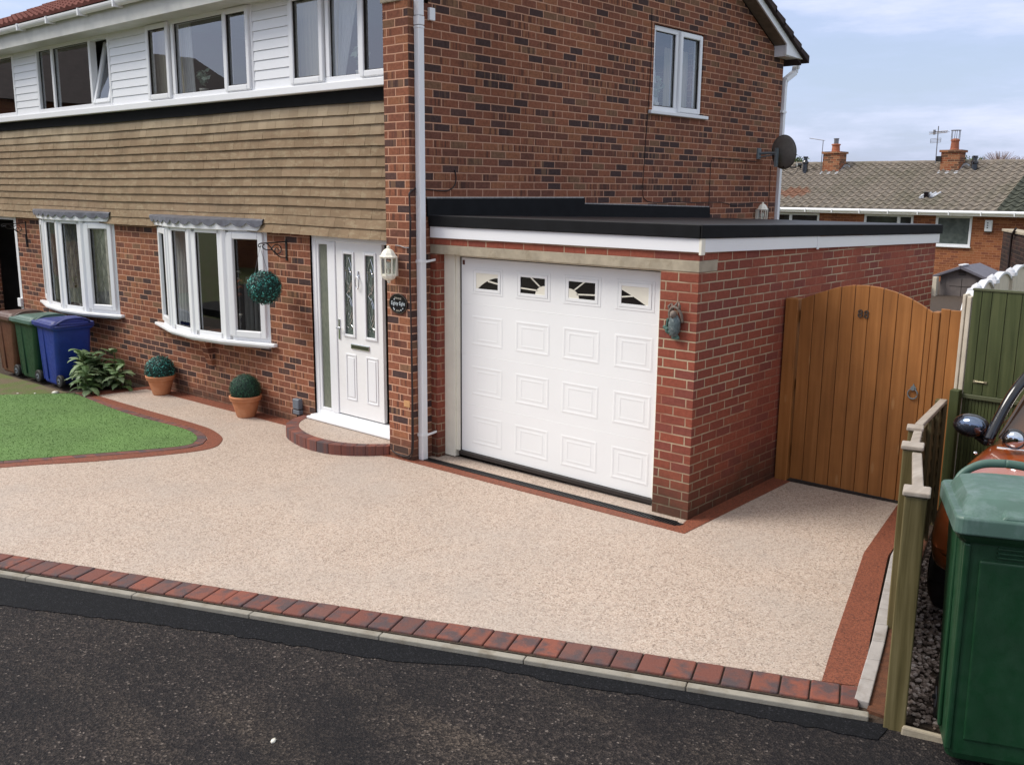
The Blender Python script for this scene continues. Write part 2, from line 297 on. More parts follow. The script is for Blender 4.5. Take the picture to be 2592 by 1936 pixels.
M['verdigris'] = simple('verdigris_resin', (.06, .13, .11), .7, .4, 30, bump=.5, bscale=60, dark=((.16, .13, .10), 22))
M['owlbody'] = simple('grey_green_resin', (.085, .115, .12), .6, .4, 40, bump=.6, bscale=70, dark=((.34, .37, .36), 26))
M['owlhead'] = simple('brown_grey_resin', (.17, .135, .11), .7, .35, 40, bump=.6, bscale=70)

def bin_mat(name, col, fade):
    s = NT(name); p = s.obj(); c = s.ramp(s.noise(p, 5, 4), [(.3, tuple(x*.85 for x in col)), (.7, tuple(min(1, x*1.15) for x in col))])
    g = s.ramp(s.noise(s.map(p, scale=(1, 1, .5)), 7, 6, .7), [(.50, 0.0), (.78, .55)]); c = s.mix(g, c, fade)
    s.base(c); s.rough(s.ramp(s.noise(p, 18, 4), [(.3, .36), (.7, .60)])); s.bump(s.noise(p, 260, 2), .25, .002); return s.m
M['bin_green'] = bin_mat('green_bin_plastic', (.006, .045, .016), (.018, .062, .030))
M['bin_green_lid'] = bin_mat('sky_sheen_green_lid', (.065, .125, .10), (.20, .26, .27))  # paler and bluer than the body: sky reflection put into the colour
M['bin_blue'] = bin_mat('blue_bin_plastic', (.008, .030, .22), (.02, .055, .26))
M['bin_blue_lid'] = bin_mat('blue_lid_plastic', (.014, .026, .17), (.07, .09, .24))
M['bin_brown'] = bin_mat('brown_bin_plastic', (.10, .035, .018), (.14, .065, .04))
M['bin_brown_lid'] = bin_mat('brown_lid_plastic', (.10, .052, .04), (.16, .15, .14))
s = NT('pebble'); s.base(s.mix(.35, s.ramp(s.island(), [(0, (.11, .08, .062)), (.3, (.22, .16, .125)), (.6, (.32, .245, .20)), (.85, (.44, .35, .29)), (1, (.58, .50, .44))]), s.ramp(s.noise(s.pos(), 1.6, 4), [(.3, .2), (.7, .7)]), 'OVERLAY')); s.rough(.75); M['pebble'] = s.m

# ------------------------------------------------------------------ mesh helpers
ORG = {}
def gz(x, y): return .0125*x + .018*y

def root(name, loc, label, cat, group=None):
    o = bpy.data.objects.new(name, None); C.objects.link(o); o.location = loc; o.empty_display_size = .2
    o['label'] = label; o['category'] = cat
    if group: o['group'] = group
    ORG[o] = Vector(loc); return o
def tag(o, label, cat, group=None):
    o['label'] = label; o['category'] = cat
    if group: o['group'] = group
    return o
def front(y0):            # u=x, v=z, d outward (-y)
    return lambda u, v, d: (u, y0 - d, v)
def side(x0):             # u=y, v=z, d outward (+x)
    return lambda u, v, d: (x0 + d, u, v)
def facet(a, b):          # vertical facet from a to b in plan, outward to the right-hand side of b->a
    ax = Vector((a[0], a[1], 0)); dx = (Vector((b[0], b[1], 0)) - ax); ln = dx.length; dx.normalize(); nx = Vector((dx.y, -dx.x, 0))
    return (lambda u, v, d: tuple(ax + dx*u + nx*d + Vector((0, 0, v)))), ln
ID = lambda x, y, z: (x, y, z)

class MB:
    def __init__(s): s.v = []; s.f = []
    def quad(s, pts):
        n = len(s.v); s.v += [tuple(p) for p in pts]; s.f.append(tuple(range(n, n+len(pts)))); return s
    def hexa(s, c):       # 8 corners: bottom 4 ccw then top 4 ccw
        n = len(s.v); s.v += [tuple(p) for p in c]
        for f in ((0, 3, 2, 1), (4, 5, 6, 7), (0, 1, 5, 4), (1, 2, 6, 5), (2, 3, 7, 6), (3, 0, 4, 7)): s.f.append(tuple(n+i for i in f))
        return s
    def box(s, x0, x1, y0, y1, z0, z1, P=ID):
        return s.hexa([P(x0, y0, z0), P(x1, y0, z0), P(x1, y1, z0), P(x0, y1, z0), P(x0, y0, z1), P(x1, y0, z1), P(x1, y1, z1), P(x0, y1, z1)])
    def bp(s, P, u0, u1, v0, v1, d0, d1):
        return s.hexa([P(u0, v0, d0), P(u1, v0, d0), P(u1, v0, d1), P(u0, v0, d1), P(u0, v1, d0), P(u1, v1, d0), P(u1, v1, d1), P(u0, v1, d1)])
    def frame(s, P, u0, u1, v0, v1, w, d0, d1, wb=None, wt=None):
        wb = w if wb is None else wb; wt = w if wt is None else wt
        s.bp(P, u0, u0+w, v0, v1, d0, d1); s.bp(P, u1-w, u1, v0, v1, d0, d1)
        s.bp(P, u0+w, u1-w, v0, v0+wb, d0, d1); s.bp(P, u0+w, u1-w, v1-wt, v1, d0, d1); return s
    def prism(s, pts, z0, z1, f=None):   # plan polygon (ccw), z0/z1 offsets added to f(x,y)
        f = f or (lambda x, y: 0); n = len(s.v); k = len(pts)
        s.v += [(x, y, f(x, y)+z0) for x, y in pts] + [(x, y, f(x, y)+z1) for x, y in pts]
        s.f.append(tuple(n+i for i in reversed(range(k)))); s.f.append(tuple(n+k+i for i in range(k)))
        for i in range(k): j = (i+1) % k; s.f.append((n+i, n+j, n+k+j, n+k+i))
        return s
    def prismP(s, P, pts, d0, d1):       # polygon in (u,v) extruded in d
        n = len(s.v); k = len(pts)
        s.v += [P(u, v, d0) for u, v in pts] + [P(u, v, d1) for u, v in pts]
        s.f.append(tuple(n+i for i in reversed(range(k)))); s.f.append(tuple(n+k+i for i in range(k)))
        for i in range(k): j = (i+1) % k; s.f.append((n+i, n+j, n+k+j, n+k+i))
        return s
    def tube(s, path, r, n=8, caps=True, flat=1.0):
        path = [Vector(p) for p in path]; base = len(s.v); up = Vector((0, 0, 1)); prev = None
        rr = r if isinstance(r, (list, tuple)) else [r]*len(path)
        for i, p in enumerate(path):
            t = (path[min(i+1, len(path)-1)] - path[max(i-1, 0)]).normalized()
            if prev is None:
                a = t.cross(up); a = a.normalized() if a.length > 1e-4 else Vector((1, 0, 0))
            else:
                a = (prev - t*prev.dot(t)).normalized()
            prev = a; b = t.cross(a)
            for k in range(n):
                th = 2*math.pi*k/n; s.v.append(tuple(p + a*rr[i]*math.cos(th) + b*rr[i]*flat*math.sin(th)))
        for i in range(len(path)-1):
            for k in range(n):
                k2 = (k+1) % n; s.f.append((base+i*n+k, base+i*n+k2, base+(i+1)*n+k2, base+(i+1)*n+k))
        if caps:
            s.f.append(tuple(base+k for k in reversed(range(n)))); e = base+(len(path)-1)*n; s.f.append(tuple(e+k for k in range(n)))
        return s
    def lathe(s, prof, cx, cy, cz=0, n=24, P=None, caps=True):
        base = len(s.v)
        for r, z in prof:
            for k in range(n):
                th = 2*math.pi*k/n; q = (cx+r*math.cos(th), cy+r*math.sin(th), cz+z); s.v.append(P(*q) if P else q)
        for i in range(len(prof)-1):
            for k in range(n):
                k2 = (k+1) % n; s.f.append((base+i*n+k, base+i*n+k2, base+(i+1)*n+k2, base+(i+1)*n+k))
        if caps:
            s.f.append(tuple(base+k for k in reversed(range(n)))); e = base+(len(prof)-1)*n; s.f.append(tuple(e+k for k in range(n)))
        return s
    def ball(s, c, rx, ry, rz, nu=12, nv=8):
        prof = []; base = len(s.v)
        for i in range(nv+1):
            ph = -math.pi/2 + math.pi*i/nv
            for k in range(nu):
                th = 2*math.pi*k/nu; s.v.append((c[0]+rx*math.cos(ph)*math.cos(th), c[1]+ry*math.cos(ph)*math.sin(th), c[2]+rz*math.sin(ph)))
        for i in range(nv):
            for k in range(nu):
                k2 = (k+1) % nu; s.f.append((base+i*nu+k, base+i*nu+k2, base+(i+1)*nu+k2, base+(i+1)*nu+k))
        return s
    def build(s, name, mat, parent=None, smooth=False, bevel=0, seg=2, org=None, kind=None, subsurf=0, solid=0):
        rt = parent
        while rt is not None and rt.parent is not None: rt = rt.parent
        o0 = ORG.get(rt, Vector((0, 0, 0))) if rt is not None else (Vector(org) if org else Vector((0, 0, 0)))
        me = bpy.data.meshes.new(name); me.from_pydata([(a-o0.x, b-o0.y, c-o0.z) for a, b, c in s.v], [], s.f)
        if len(s.f) < 60000:
            bm = bmesh.new(); bm.from_mesh(me); bmesh.ops.remove_doubles(bm, verts=bm.verts, dist=1e-6) if smooth or subsurf else None
            bmesh.ops.recalc_face_normals(bm, faces=bm.faces); bm.to_mesh(me); bm.free()
        me.materials.append(M[mat] if isinstance(mat, str) else mat)
        if smooth: me.polygons.foreach_set('use_smooth', [True]*len(me.polygons))
        o = bpy.data.objects.new(name, me); C.objects.link(o)
        if parent is not None: o.parent = parent
        else: o.location = o0
        if parent is None: ORG[o] = Vector(o0)
        if kind: o['kind'] = kind
        if solid: md = o.modifiers.new('solid', 'SOLIDIFY'); md.thickness = solid
        if bevel: md = o.modifiers.new('bevel', 'BEVEL'); md.width = bevel; md.segments = seg; md.limit_method = 'ANGLE'; md.angle_limit = RAD(35)
        if subsurf: md = o.modifiers.new('sub', 'SUBSURF'); md.levels = subsurf; md.render_levels = subsurf
        return o

def wall(mb, P, u0, u1, v0, v1, holes, t=.1, topf=None):
    """wall plane with rectangular openings, reveals of depth t"""
    us = sorted({u0, u1, *[h[0] for h in holes], *[h[1] for h in holes]}); vs = sorted({v0, v1, *[h[2] for h in holes], *[h[3] for h in holes]})
    us = [u for u in us if u0 <= u <= u1]; vs = [v for v in vs if v0 <= v <= v1]
    for i in range(len(us)-1):
        for j in range(len(vs)-1):
            cu, cv = (us[i]+us[i+1])/2, (vs[j]+vs[j+1])/2
            if any(h[0] < cu < h[1] and h[2] < cv < h[3] for h in holes): continue
            a, b = [(us[i], vs[j]), (us[i+1], vs[j]), (us[i+1], vs[j+1]), (us[i], vs[j+1])], 0
            mb.quad([P(u, v, 0) for u, v in a]); mb.quad([P(u, v, -t) for u, v in reversed(a)])
    def edge(a, b): mb.quad([P(*a, 0), P(*b, 0), P(*b, -t), P(*a, -t)])
    for h in holes:
        h0, h1, h2, h3 = max(h[0], u0), min(h[1], u1), max(h[2], v0), min(h[3], v1)
        edge((h0, h2), (h1, h2)); edge((h1, h2), (h1, h3)); edge((h1, h3), (h0, h3)); edge((h0, h3), (h0, h2))
    edge((u0, v0), (u1, v0)); edge((u1, v0), (u1, v1)); edge((u1, v1), (u0, v1)); edge((u0, v1), (u0, v0))

def smooth_line(pts, n=6):
    out = []
    for i in range(len(pts)-1):
        p0, p1, p2, p3 = pts[max(i-1, 0)], pts[i], pts[i+1], pts[min(i+2, len(pts)-1)]
        for k in range(n):
            t = k/n
            out.append(tuple(.5*((2*p1[j]) + (-p0[j]+p2[j])*t + (2*p0[j]-5*p1[j]+4*p2[j]-p3[j])*t*t + (-p0[j]+3*p1[j]-3*p2[j]+p3[j])*t**3) for j in range(len(p1))))
    return out + [pts[-1]]

def text_obj(name, txt, size, P, u, v, d, mat, parent, extrude=.002, align='CENTER', squeeze=1.0, shear=0):
    cu = bpy.data.curves.new(name, 'FONT'); cu.body = txt; cu.size = size; cu.extrude = extrude; cu.align_x = align; cu.align_y = 'CENTER'; cu.shear = shear; cu.resolution_u = 3
    to = bpy.data.objects.new('tmp', cu); C.objects.link(to); bpy.context.view_layer.update()
    me = bpy.data.meshes.new_from_object(to, depsgraph=bpy.context.evaluated_depsgraph_get()); bpy.data.objects.remove(to)
    rt = parent
    while rt.parent is not None: rt = rt.parent
    for w_ in me.vertices:
        q = Vector(P(u + w_.co.x*squeeze, v + w_.co.y, d + w_.co.z)) - ORG[rt]; w_.co = q
    me.materials.clear(); me.materials.append(M[mat]); me.name = name
    o = bpy.data.objects.new(name, me); C.objects.link(o); o.parent = parent; return o

# ------------------------------------------------------------------ ground
g = MB(); g.quad([(-400, -300, -.55), (400, -300, -.55), (400, 700, -.55), (-400, 700, -.55)]); g.build('ground', 'rough_grass', kind='structure')
kl = lambda x: -1.888 + .3965*(x-2.206)      # outer edge of the kerb
MB().prism([(-17, -8.6), (2.35, -1.83), (4.6, -1.6), (4.6, 1.45), (1.5, 1.55), (1.3, 5.2), (2.4, 14), (2.4, 20), (-20, 20), (-20, -8.6)], -.5, -.030, gz).build('soil_bed', 'soil', kind='structure')
road = [(-17, kl(-17)), (2.36, kl(2.36)), (3.0, -1.72), (14, -1.2), (14, -24), (-17, -24)]
MB().prism(list(reversed(road)), -.4, -.026, gz).build('road', 'tarmac', kind='structure')
# darker strip of new tarmac along the kerb, ragged outer edge
rr = random.Random(3); ins = [(x, kl(x)-.002) for x in [-9, -6, -3.1, -1.3, 0, 1.2, 2.3]]; outs = []
wd = [(-9, .50), (-6, .42), (-3.1, .36), (-2.6, .35), (-1.3, .235), (-.1, .20), (.35, .10), (.8, .13), (1.4, .11), (2.3, .16)]
x = 2.3
while x > -9:
    for (a, wa), (b, wb) in zip(wd, wd[1:]):
        if a <= x <= b: w_ = wa + (wb-wa)*(x-a)/(b-a)
    outs.append((x, kl(x) - w_/.93 - rr.uniform(-.012, .012))); x -= .045
MB().prism(list(reversed(ins + outs)), -.1, -.0205, gz).build('tarmac_strip', 'tarmac_new', kind='structure')
drive = [(-8.75, -.905), (-8.45, -.30), (-8.25, .05), (-2.9, .05), (-2.86, .16), (-.25, .16), (-.25, .05), (.0, .05), (.0, 1.62), (1.16, 1.62), (1.42, .75), (1.47, .26), (1.88, -1.05), (2.07, -1.60), (2.06, -1.625), (-9.5, -6.20)]
MB().prism(list(reversed(drive)), -.2, 0.0, gz).build('driveway', 'resin', kind='structure')

# drive edging blocks along the road
mb = MB(); U = Vector((.9296, .3685)); V = Vector((-.3685, .9296)); p0 = Vector((2.128, -1.824))
pw = .1515
for i in range(72):
    w_ = pw*.62 if i == 0 else pw
    off = 0 if i == 0 else pw*.62 + (i-1)*pw
    a = p0 - U*(off + .003 + rr.uniform(0, .0015)); b = p0 - U*(off + w_ - .004)
    yo = rr.uniform(-.004, .004); L0 = V*(.004+yo); L1 = V*(.203+yo)
    z = rr.uniform(-.001, .004)
    pts = [b+L0, a+L0, a+L1, b+L1]
    mb.prism([(q.x, q.y) for q in pts], -.05, .006+z, gz)
mb.build('paving_edging', 'block', kind='structure', bevel=.008, seg=2)
MB().prism([(2.13, -1.832), (2.06, -1.62), (-9.3, -6.13), (-9.2, -6.32)], -.2, -.006, gz).build('joint_sand', 'soil', kind='structure')
# concrete kerbs: pale run by the road, greyer run up the side
mb = MB(); o_ = .0
while o_ < 12.4:
    L_ = .915; a = Vector((2.205, -1.886)) - U*(o_+.002); b = Vector((2.205, -1.886)) - U*(o_+L_-.003)
    mb.prism([(b.x, b.y), (a.x, a.y), ((a+V*.052).x, (a+V*.052).y), ((b+V*.052).x, (b+V*.052).y)], -.12, .004, gz); o_ += L_
mb.build('kerb', 'kerb', kind='structure', bevel=.006)
mb = MB(); line = [(2.08, -1.775), (1.90, -1.08), (1.50, .28), (1.37, .92)]; line_o = [(2.155, -1.76), (1.965, -1.05), (1.57, .30), (1.44, .92)]
def lerp(a, b, t): return tuple(a[i]+(b[i]-a[i])*t for i in range(len(a)))
for (a, b), (c, d), n in zip(zip(line, line[1:]), zip(line_o, line_o[1:]), (3, 6, 2)):
    for k in range(n):
        t0, t1 = k/n + .002, (k+1)/n - .006/n
        mb.prism([lerp(a, b, t0), lerp(c, d, t0), lerp(c, d, t1), lerp(a, b, t1)], -.12, .008, gz)
mb.build('side_kerb', 'kerb2', kind='structure', bevel=.006)
MB().prism([(2.16, -1.80), (2.29, -1.80), (1.93, -.70), (1.56, .9), (1.45, .9), (1.58, .3), (1.97, -1.05)], -.12, -.012, gz).build('earth_strip', 'rustsoil', kind='structure')

# red resin borders
def strip(name, pts, h=.004, mat='resin_red'):
    MB().prism(pts, -.05, h, gz).build(name, mat, kind='structure')
strip('red_border_right', [(1.875, -1.702), (2.063, -1.622), (1.885, -1.065), (1.485, .27), (1.415, .75), (1.40, 1.60), (1.10, 1.60), (1.332, .217), (1.729, -1.205)])
strip('red_border_garage_side', [(.14, -.272), (.17, 1.56), (.0, 1.56), (.0, -.02), (.02, -.10), (-.02, -.15)])
strip('red_border_garage_front', [(-3.42, -.345), (-3.2, -.290), (.14, -.272), (.02, -.178), (-2.86, -.178), (-2.95, -.11), (-3.3, -.22)], .006)
strip('red_border_house', [(-8.262, -.19), (-4.9, -.19), (-4.9, -.0), (-8.2, -.0)])
strip('red_border_bed', [(-8.77, -.915), (-8.402, -.807), (-8.262, -.195), (-8.19, -.0), (-8.36, -.0), (-8.50, -.40)], .006)
Li = [(-8.72, -.95), (-7.108, -1.069), (-5.957, -1.023), (-5.526, -1.076), (-5.27, -1.215), (-5.21, -1.455), (-5.656, -2.177), (-6.1, -2.867), (-7.6, -5.2)]
Lo = [(-8.402, -.807), (-7.162, -.815), (-5.948, -.807), (-5.45, -.862), (-5.06, -1.03), (-4.905, -1.38), (-5.35, -2.22), (-5.87, -2.93), (-7.35, -5.3)]
Li, Lo = smooth_line(Li), smooth_line(Lo)
Lm = [lerp(a, b, .40) for a, b in zip(Li, Lo)]
strip('red_border_lawn', list(reversed(Lm + list(reversed(Lo)))), .005)
mb = MB(); acc = 0; 
pts_i, pts_m = [Li[0]], [Lm[0]]
seglen = lambda a, b: math.dist(a, b)
# blocks laid end to end round the lawn
dens_i, dens_m = [], []
for k in range(len(Li)-1):
    for t in range(8): dens_i.append(lerp(Li[k], Li[k+1], t/8)); dens_m.append(lerp(Lm[k], Lm[k+1], t/8))
st = 0; acc = 0
for k in range(1, len(dens_i)):
    acc += seglen(dens_m[k-1], dens_m[k])
    if acc > .20:
        q = [dens_i[st], dens_i[k], dens_m[k], dens_m[st]]
        cx = sum(a[0] for a in q)/4; cy = sum(a[1] for a in q)/4
        mb.prism([(cx+(a[0]-cx)*.975, cy+(a[1]-cy)*.99) for a in reversed(q)], -.05, .010, gz); st = k; acc = 0
mb.build('lawn_edging', 'block', kind='structure', bevel=.006)
lawn = Li + [(-13.4, -5.2), (-13.4, -3.9), (-9.4, -1.60)]
MB().prism(list(reversed(lawn)), -.05, .012, gz).build('lawn', 'turf', kind='structure')
MB().prism([(-9.4, -1.62), (-13.4, -4.3), (-14, -4.0), (-14, -.95), (-11, -1.0), (-9.2, -.98), (-8.85, -.98)], -.05, .004, gz).build('rough_grass', 'rough_grass', kind='structure')

def inside(p, poly):
    c = False; j = len(poly)-1
    for i in range(len(poly)):
        if (poly[i][1] > p[1]) != (poly[j][1] > p[1]) and p[0] < (poly[j][0]-poly[i][0])*(p[1]-poly[i][1])/(poly[j][1]-poly[i][1])+poly[i][0]: c = not c
        j = i
    return c
mb = MB(); rg = random.Random(11); cnt = 0
while cnt < 42000:
    x, y = rg.uniform(-11.5, -5.1), rg.uniform(-4.9, -.93)
    if x < -9.6 and rg.random() < .4: continue
    if not inside((x, y), lawn): continue
    a = rg.uniform(0, 6.283); w_ = rg.uniform(.0035, .006); h = rg.uniform(.007, .011); lx, ly = rg.uniform(-.007, .007), rg.uniform(-.007, .007)
    z = gz(x, y)+.010; n = len(mb.v)
    mb.v += [(x-w_*math.cos(a), y-w_*math.sin(a), z), (x+w_*math.cos(a), y+w_*math.sin(a), z), (x+lx, y+ly, z+h)]; mb.f.append((n, n+1, n+2)); cnt += 1
o = mb.build('turf_pile', 'blade', kind='stuff'); tag(o, 'short bright green artificial grass pile on the front lawn', 'grass')

# gravel of the neighbour's drive
MB().prism([(1.50, 1.48), (1.56, .9), (1.95, -.70), (2.31, -1.80), (4.8, -1.45), (4.8, 1.5)], -.1, -.010, gz).build('gravel_base', 'soil', kind='structure')
mb = MB(); rg = random.Random(5); t_ = (1+5**.5)/2
ico = [Vector(v).normalized() for v in [(-1, t_, 0), (1, t_, 0), (-1, -t_, 0), (1, -t_, 0), (0, -1, t_), (0, 1, t_), (0, -1, -t_), (0, 1, -t_), (t_, 0, -1), (t_, 0, 1), (-t_, 0, -1), (-t_, 0, 1)]]
icf = [(0, 11, 5), (0, 5, 1), (0, 1, 7), (0, 7, 10), (0, 10, 11), (1, 5, 9), (5, 11, 4), (11, 10, 2), (10, 7, 6), (7, 1, 8), (3, 9, 4), (3, 4, 2), (3, 2, 6), (3, 6, 8), (3, 8, 9), (4, 9, 5), (2, 4, 11), (6, 2, 10), (8, 6, 7), (9, 8, 1)]
def pebble(mb, x, y, z, r, rg):
    n = len(mb.v); a = rg.uniform(0, 6.28); ca, sa = math.cos(a), math.sin(a); sx, sy, sz = rg.uniform(.8, 1.35), rg.uniform(.65, 1.0), rg.uniform(.5, .8)
    for v in ico:
        q = v*(r*rg.uniform(.86, 1.1)); X, Y = q.x*sx, q.y*sy; mb.v.append((x+X*ca-Y*sa, y+X*sa+Y*ca, z+q.z*sz))
    mb.f += [(n+a_, n+b_, n+c_) for a_, b_, c_ in icf]
gp = [(1.55, 1.3), (1.60, .8), (1.97, -.68), (2.33, -1.80), (3.0, -1.70), (3.0, -1.0), (2.6, .5), (2.5, 1.4)]
c_ = 0
while c_ < 6800:
    x, y = rg.uniform(1.5, 3.0), rg.uniform(-1.85, 1.4)
    if inside((x, y), gp): pebble(mb, x, y, gz(x, y)-.006+rg.uniform(0, .012), rg.uniform(.009, .017), rg); c_ += 1
o = mb.build('gravel', 'pebble', kind='stuff', smooth=False); tag(o, 'brown and pink gravel between the fence post and the green bin', 'gravel')
# a low edging stone where the gravel meets the road, and loose stones by the lawn
o = MB().hexa([(2.36, -1.895, -.06), (2.66, -1.815, -.06), (2.66, -1.78, -.06), (2.36, -1.855, -.06), (2.365, -1.89, .012), (2.655, -1.81, .006), (2.655, -1.785, .006), (2.365, -1.86, .012)]).build('edging_stone', 'concrete', org=(2.5, -1.84, -.03), bevel=.01)
tag(o, 'low stone edging between the gravel and the road beside the fence post', 'edging stone')
stones = [(-8.95, -1.10, .045), (-9.15, -1.28, .022), (-9.35, -1.42, .018), (-9.8, -1.66, .02), (-10.05, -1.75, .016)]
names = ['largest cream stone at the corner of the lawn beside the leafy plant', 'pebble just left of the largest stone at the lawn edge', 'small pebble third from the leafy plant along the lawn edge', 'flat pebble fourth from the leafy plant along the lawn edge', 'tiny pebble farthest from the leafy plant along the lawn edge']
for (x, y, r), lb in zip(stones, names):
    m2 = MB(); pebble(m2, x, y, gz(x, y)+r*.3, r, rg); o = m2.build('stone', 'white_pot', org=(x, y, gz(x, y)), smooth=True); tag(o, lb, 'stone', 'stones along the lawn edge')
m2 = MB(); pebble(m2, .072, -3.928, gz(.072, -3.928)-.022, .020, rg); o = m2.build('stone', 'white_pot', org=(.072, -3.928, -.09), smooth=True); tag(o, 'small white stone lying alone on the tarmac', 'stone')
# drainage channel
ch = root('drain_channel', (-1.4, -.14, -.02), 'black plastic drainage channel across the front of the garage', 'drain')
MB().prism([(-2.95, -.178), (-.03, -.178), (.02, -.150), (.035, -.10), (-.30, -.092), (-2.86, -.092), (-2.95, -.11)], -.08, .006, gz).build('channel_body', 'black_felt', ch)
mb = MB(); x = -2.93
while x < -.02:
    mb.prism([(x, -.168), (x+.012, -.168), (x+.012, -.102), (x, -.102)], .006, .011, gz); x += .024
for yy in (-.172, -.098): mb.prism([(-2.94, yy-.005), (-.03, yy-.005), (-.03, yy+.005), (-2.94, yy+.005)], .006, .013, gz)
mb.build('grating', 'black_iron', ch)

# ------------------------------------------------------------------ the house
YW, XS, YP = -.014, -2.926, -.253
F = front(YW); SD = side(XS)
house = root('semi_detached_house', (-8, 3.4, -.1), 'brown brick semi-detached house with tile hung upper band and white boarded first floor', 'house')
mb = MB()
wall(mb, F, -15.0, -3.263, -.35, 2.16, [(-8.0, -5.58, .795, 2.10), (-11.56, -9.2, .795, 2.10), (-4.79, -3.42, -.05, 2.085), (-13.9, -12.52, -.05, 2.10)], .22)
mb.build('front_wall', 'brick', house)
mb = MB()
def top(y): return 4.405+(7.02-y)*.49 if y > 3.4 else 4.66+(y+.1)*.4549
def sidewall(mb, d, ys, hole):
    for a, b in zip(ys, ys[1:]):
        if hole[0]-1e-6 <= a and b <= hole[1]+1e-6:
            mb.quad([SD(a, -.35, d), SD(b, -.35, d), SD(b, hole[2], d), SD(a, hole[2], d)]); mb.quad([SD(a, hole[3], d), SD(b, hole[3], d), SD(b, top(b), d), SD(a, top(a), d)])
        else: mb.quad([SD(a, -.35, d), SD(b, -.35, d), SD(b, top(b), d), SD(a, top(a), d)])
hl = (3.68, 4.815, 3.50, 4.495); ys = [0, 3.4, 3.68, 4.815, 7.02]
sidewall(mb, 0, ys, hl); sidewall(mb, -.22, ys, hl)
for a, b in (((hl[0], hl[2]), (hl[1], hl[2])), ((hl[1], hl[2]), (hl[1], hl[3])), ((hl[1], hl[3]), (hl[0], hl[3])), ((hl[0], hl[3]), (hl[0], hl[2]))): mb.quad([SD(*a, 0), SD(*b, 0), SD(*b, -.22), SD(*a, -.22)])
mb.quad([SD(7.02, -.35, 0), SD(7.02, -.35, -.22), SD(7.02, 4.405, -.22), SD(7.02, 4.405, 0)])
mb.build('side_wall', 'brick', house)
MB().box(-15, -3.15, 6.80, 7.02, -.35, 4.4).build('rear_wall', 'brick', house)
MB().box(-3.263, XS, YP, .0, -.35, 4.2).build('brick_pier', 'brick', house)
MB().box(-3.275, -3.03, YP-.02, .0, 4.2, 4.42).build('padstone', 'concrete', house, bevel=.01)
# efflorescent pale brick in the pier
MB().box(-3.045, -2.958, YP-.0035, YP+.01, .487, .552).build('pale_brick', simple('pale_orange_brick', (.50, .27, .12), .9, .1), house, bevel=.004)
# interior
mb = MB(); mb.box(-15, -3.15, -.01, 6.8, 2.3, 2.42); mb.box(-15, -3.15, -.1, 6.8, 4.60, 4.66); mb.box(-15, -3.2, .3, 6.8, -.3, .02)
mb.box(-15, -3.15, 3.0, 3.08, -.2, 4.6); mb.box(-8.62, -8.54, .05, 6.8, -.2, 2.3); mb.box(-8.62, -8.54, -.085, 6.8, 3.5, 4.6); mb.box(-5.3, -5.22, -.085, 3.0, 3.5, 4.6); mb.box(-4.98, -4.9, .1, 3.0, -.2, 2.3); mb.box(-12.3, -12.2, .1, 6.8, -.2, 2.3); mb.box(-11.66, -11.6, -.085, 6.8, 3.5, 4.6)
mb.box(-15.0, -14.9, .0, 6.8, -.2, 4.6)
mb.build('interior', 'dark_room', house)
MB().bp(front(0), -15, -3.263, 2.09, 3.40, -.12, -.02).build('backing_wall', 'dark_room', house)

# tile hanging: courses of small plain tiles
mb = MB(); rg = random.Random(21); rows = 13; gauge = (3.405-2.088)/rows
def sagz(x): return .006*math.sin(x*.9) + .003*math.sin(x*2.3+1)
for r_ in range(rows):
    zt = 2.088 + gauge*(r_+1); x = -14.6 - (r_ % 2)*.0825
    bow = 0.035*max(0, (2-r_)/2.0)
    while x < -3.27:
        x1 = min(x+.163, -3.266); d = rg.uniform(-.0012, .0022); zb = zt - gauge - .028 + rg.uniform(-.0015, .0015)
        za, zc = sagz(x)*.8, sagz(x1)*.8
        y0, y1 = -.054 - bow - d, -.054 - bow*.5 + .024
        if x1 - x > .02:
            mb.hexa([(x, y0-.012, zb+za), (x1, y0-.012, zb+zc), (x1, y0+.004, zb+zc), (x, y0+.004, zb+za), (x, y1-.012, zt+za), (x1, y1-.012, zt+zc), (x1, y1, zt+zc), (x, y1, zt+za)])
        x += .1652
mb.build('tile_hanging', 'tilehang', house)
# felt band, sill, cladding, upstairs frames
mb = MB(); n_ = 46
for i in range(n_):
    a, b = -14.6+i*(11.33/n_), -14.6+(i+1)*(11.33/n_)
    j = [rg.uniform(-.004, .004) for _ in range(2)]
    mb.hexa([(a, -.072, 3.385+sagz(a)), (b, -.072, 3.385+sagz(b)), (b, -.03, 3.385), (a, -.03, 3.385), (a, -.090, 3.52), (b, -.090, 3.52), (b, -.03, 3.52), (a, -.03, 3.52)])
mb.build('felt_band', 'black_felt', house)
U0 = front(-.10)
mb = MB(); mb.bp(front(0), -14.6, -3.266, 3.508, 3.585, .02, .165)
mb.build('boarding_sill', 'upvc', house, bevel=.008)
def boards(a, b):
    mb = MB(); z = 3.585
    while z < 4.49:
        z1 = min(z+.101, 4.492); mb.hexa([(a, -.122, z+.004), (b, -.122, z+.004), (b, -.09, z+.004), (a, -.09, z+.004), (a, -.112, z1), (b, -.112, z1), (b, -.09, z1), (a, -.09, z1)]); z += .101
    mb.bp(front(0), a, b, 3.585, 4.492, .06, .104)
    mb.build('shiplap_panel', 'upvc', house)
for a, b in ((-5.535, -4.895), (-8.77, -7.83), (-11.80, -11.02)): boards(a, b)
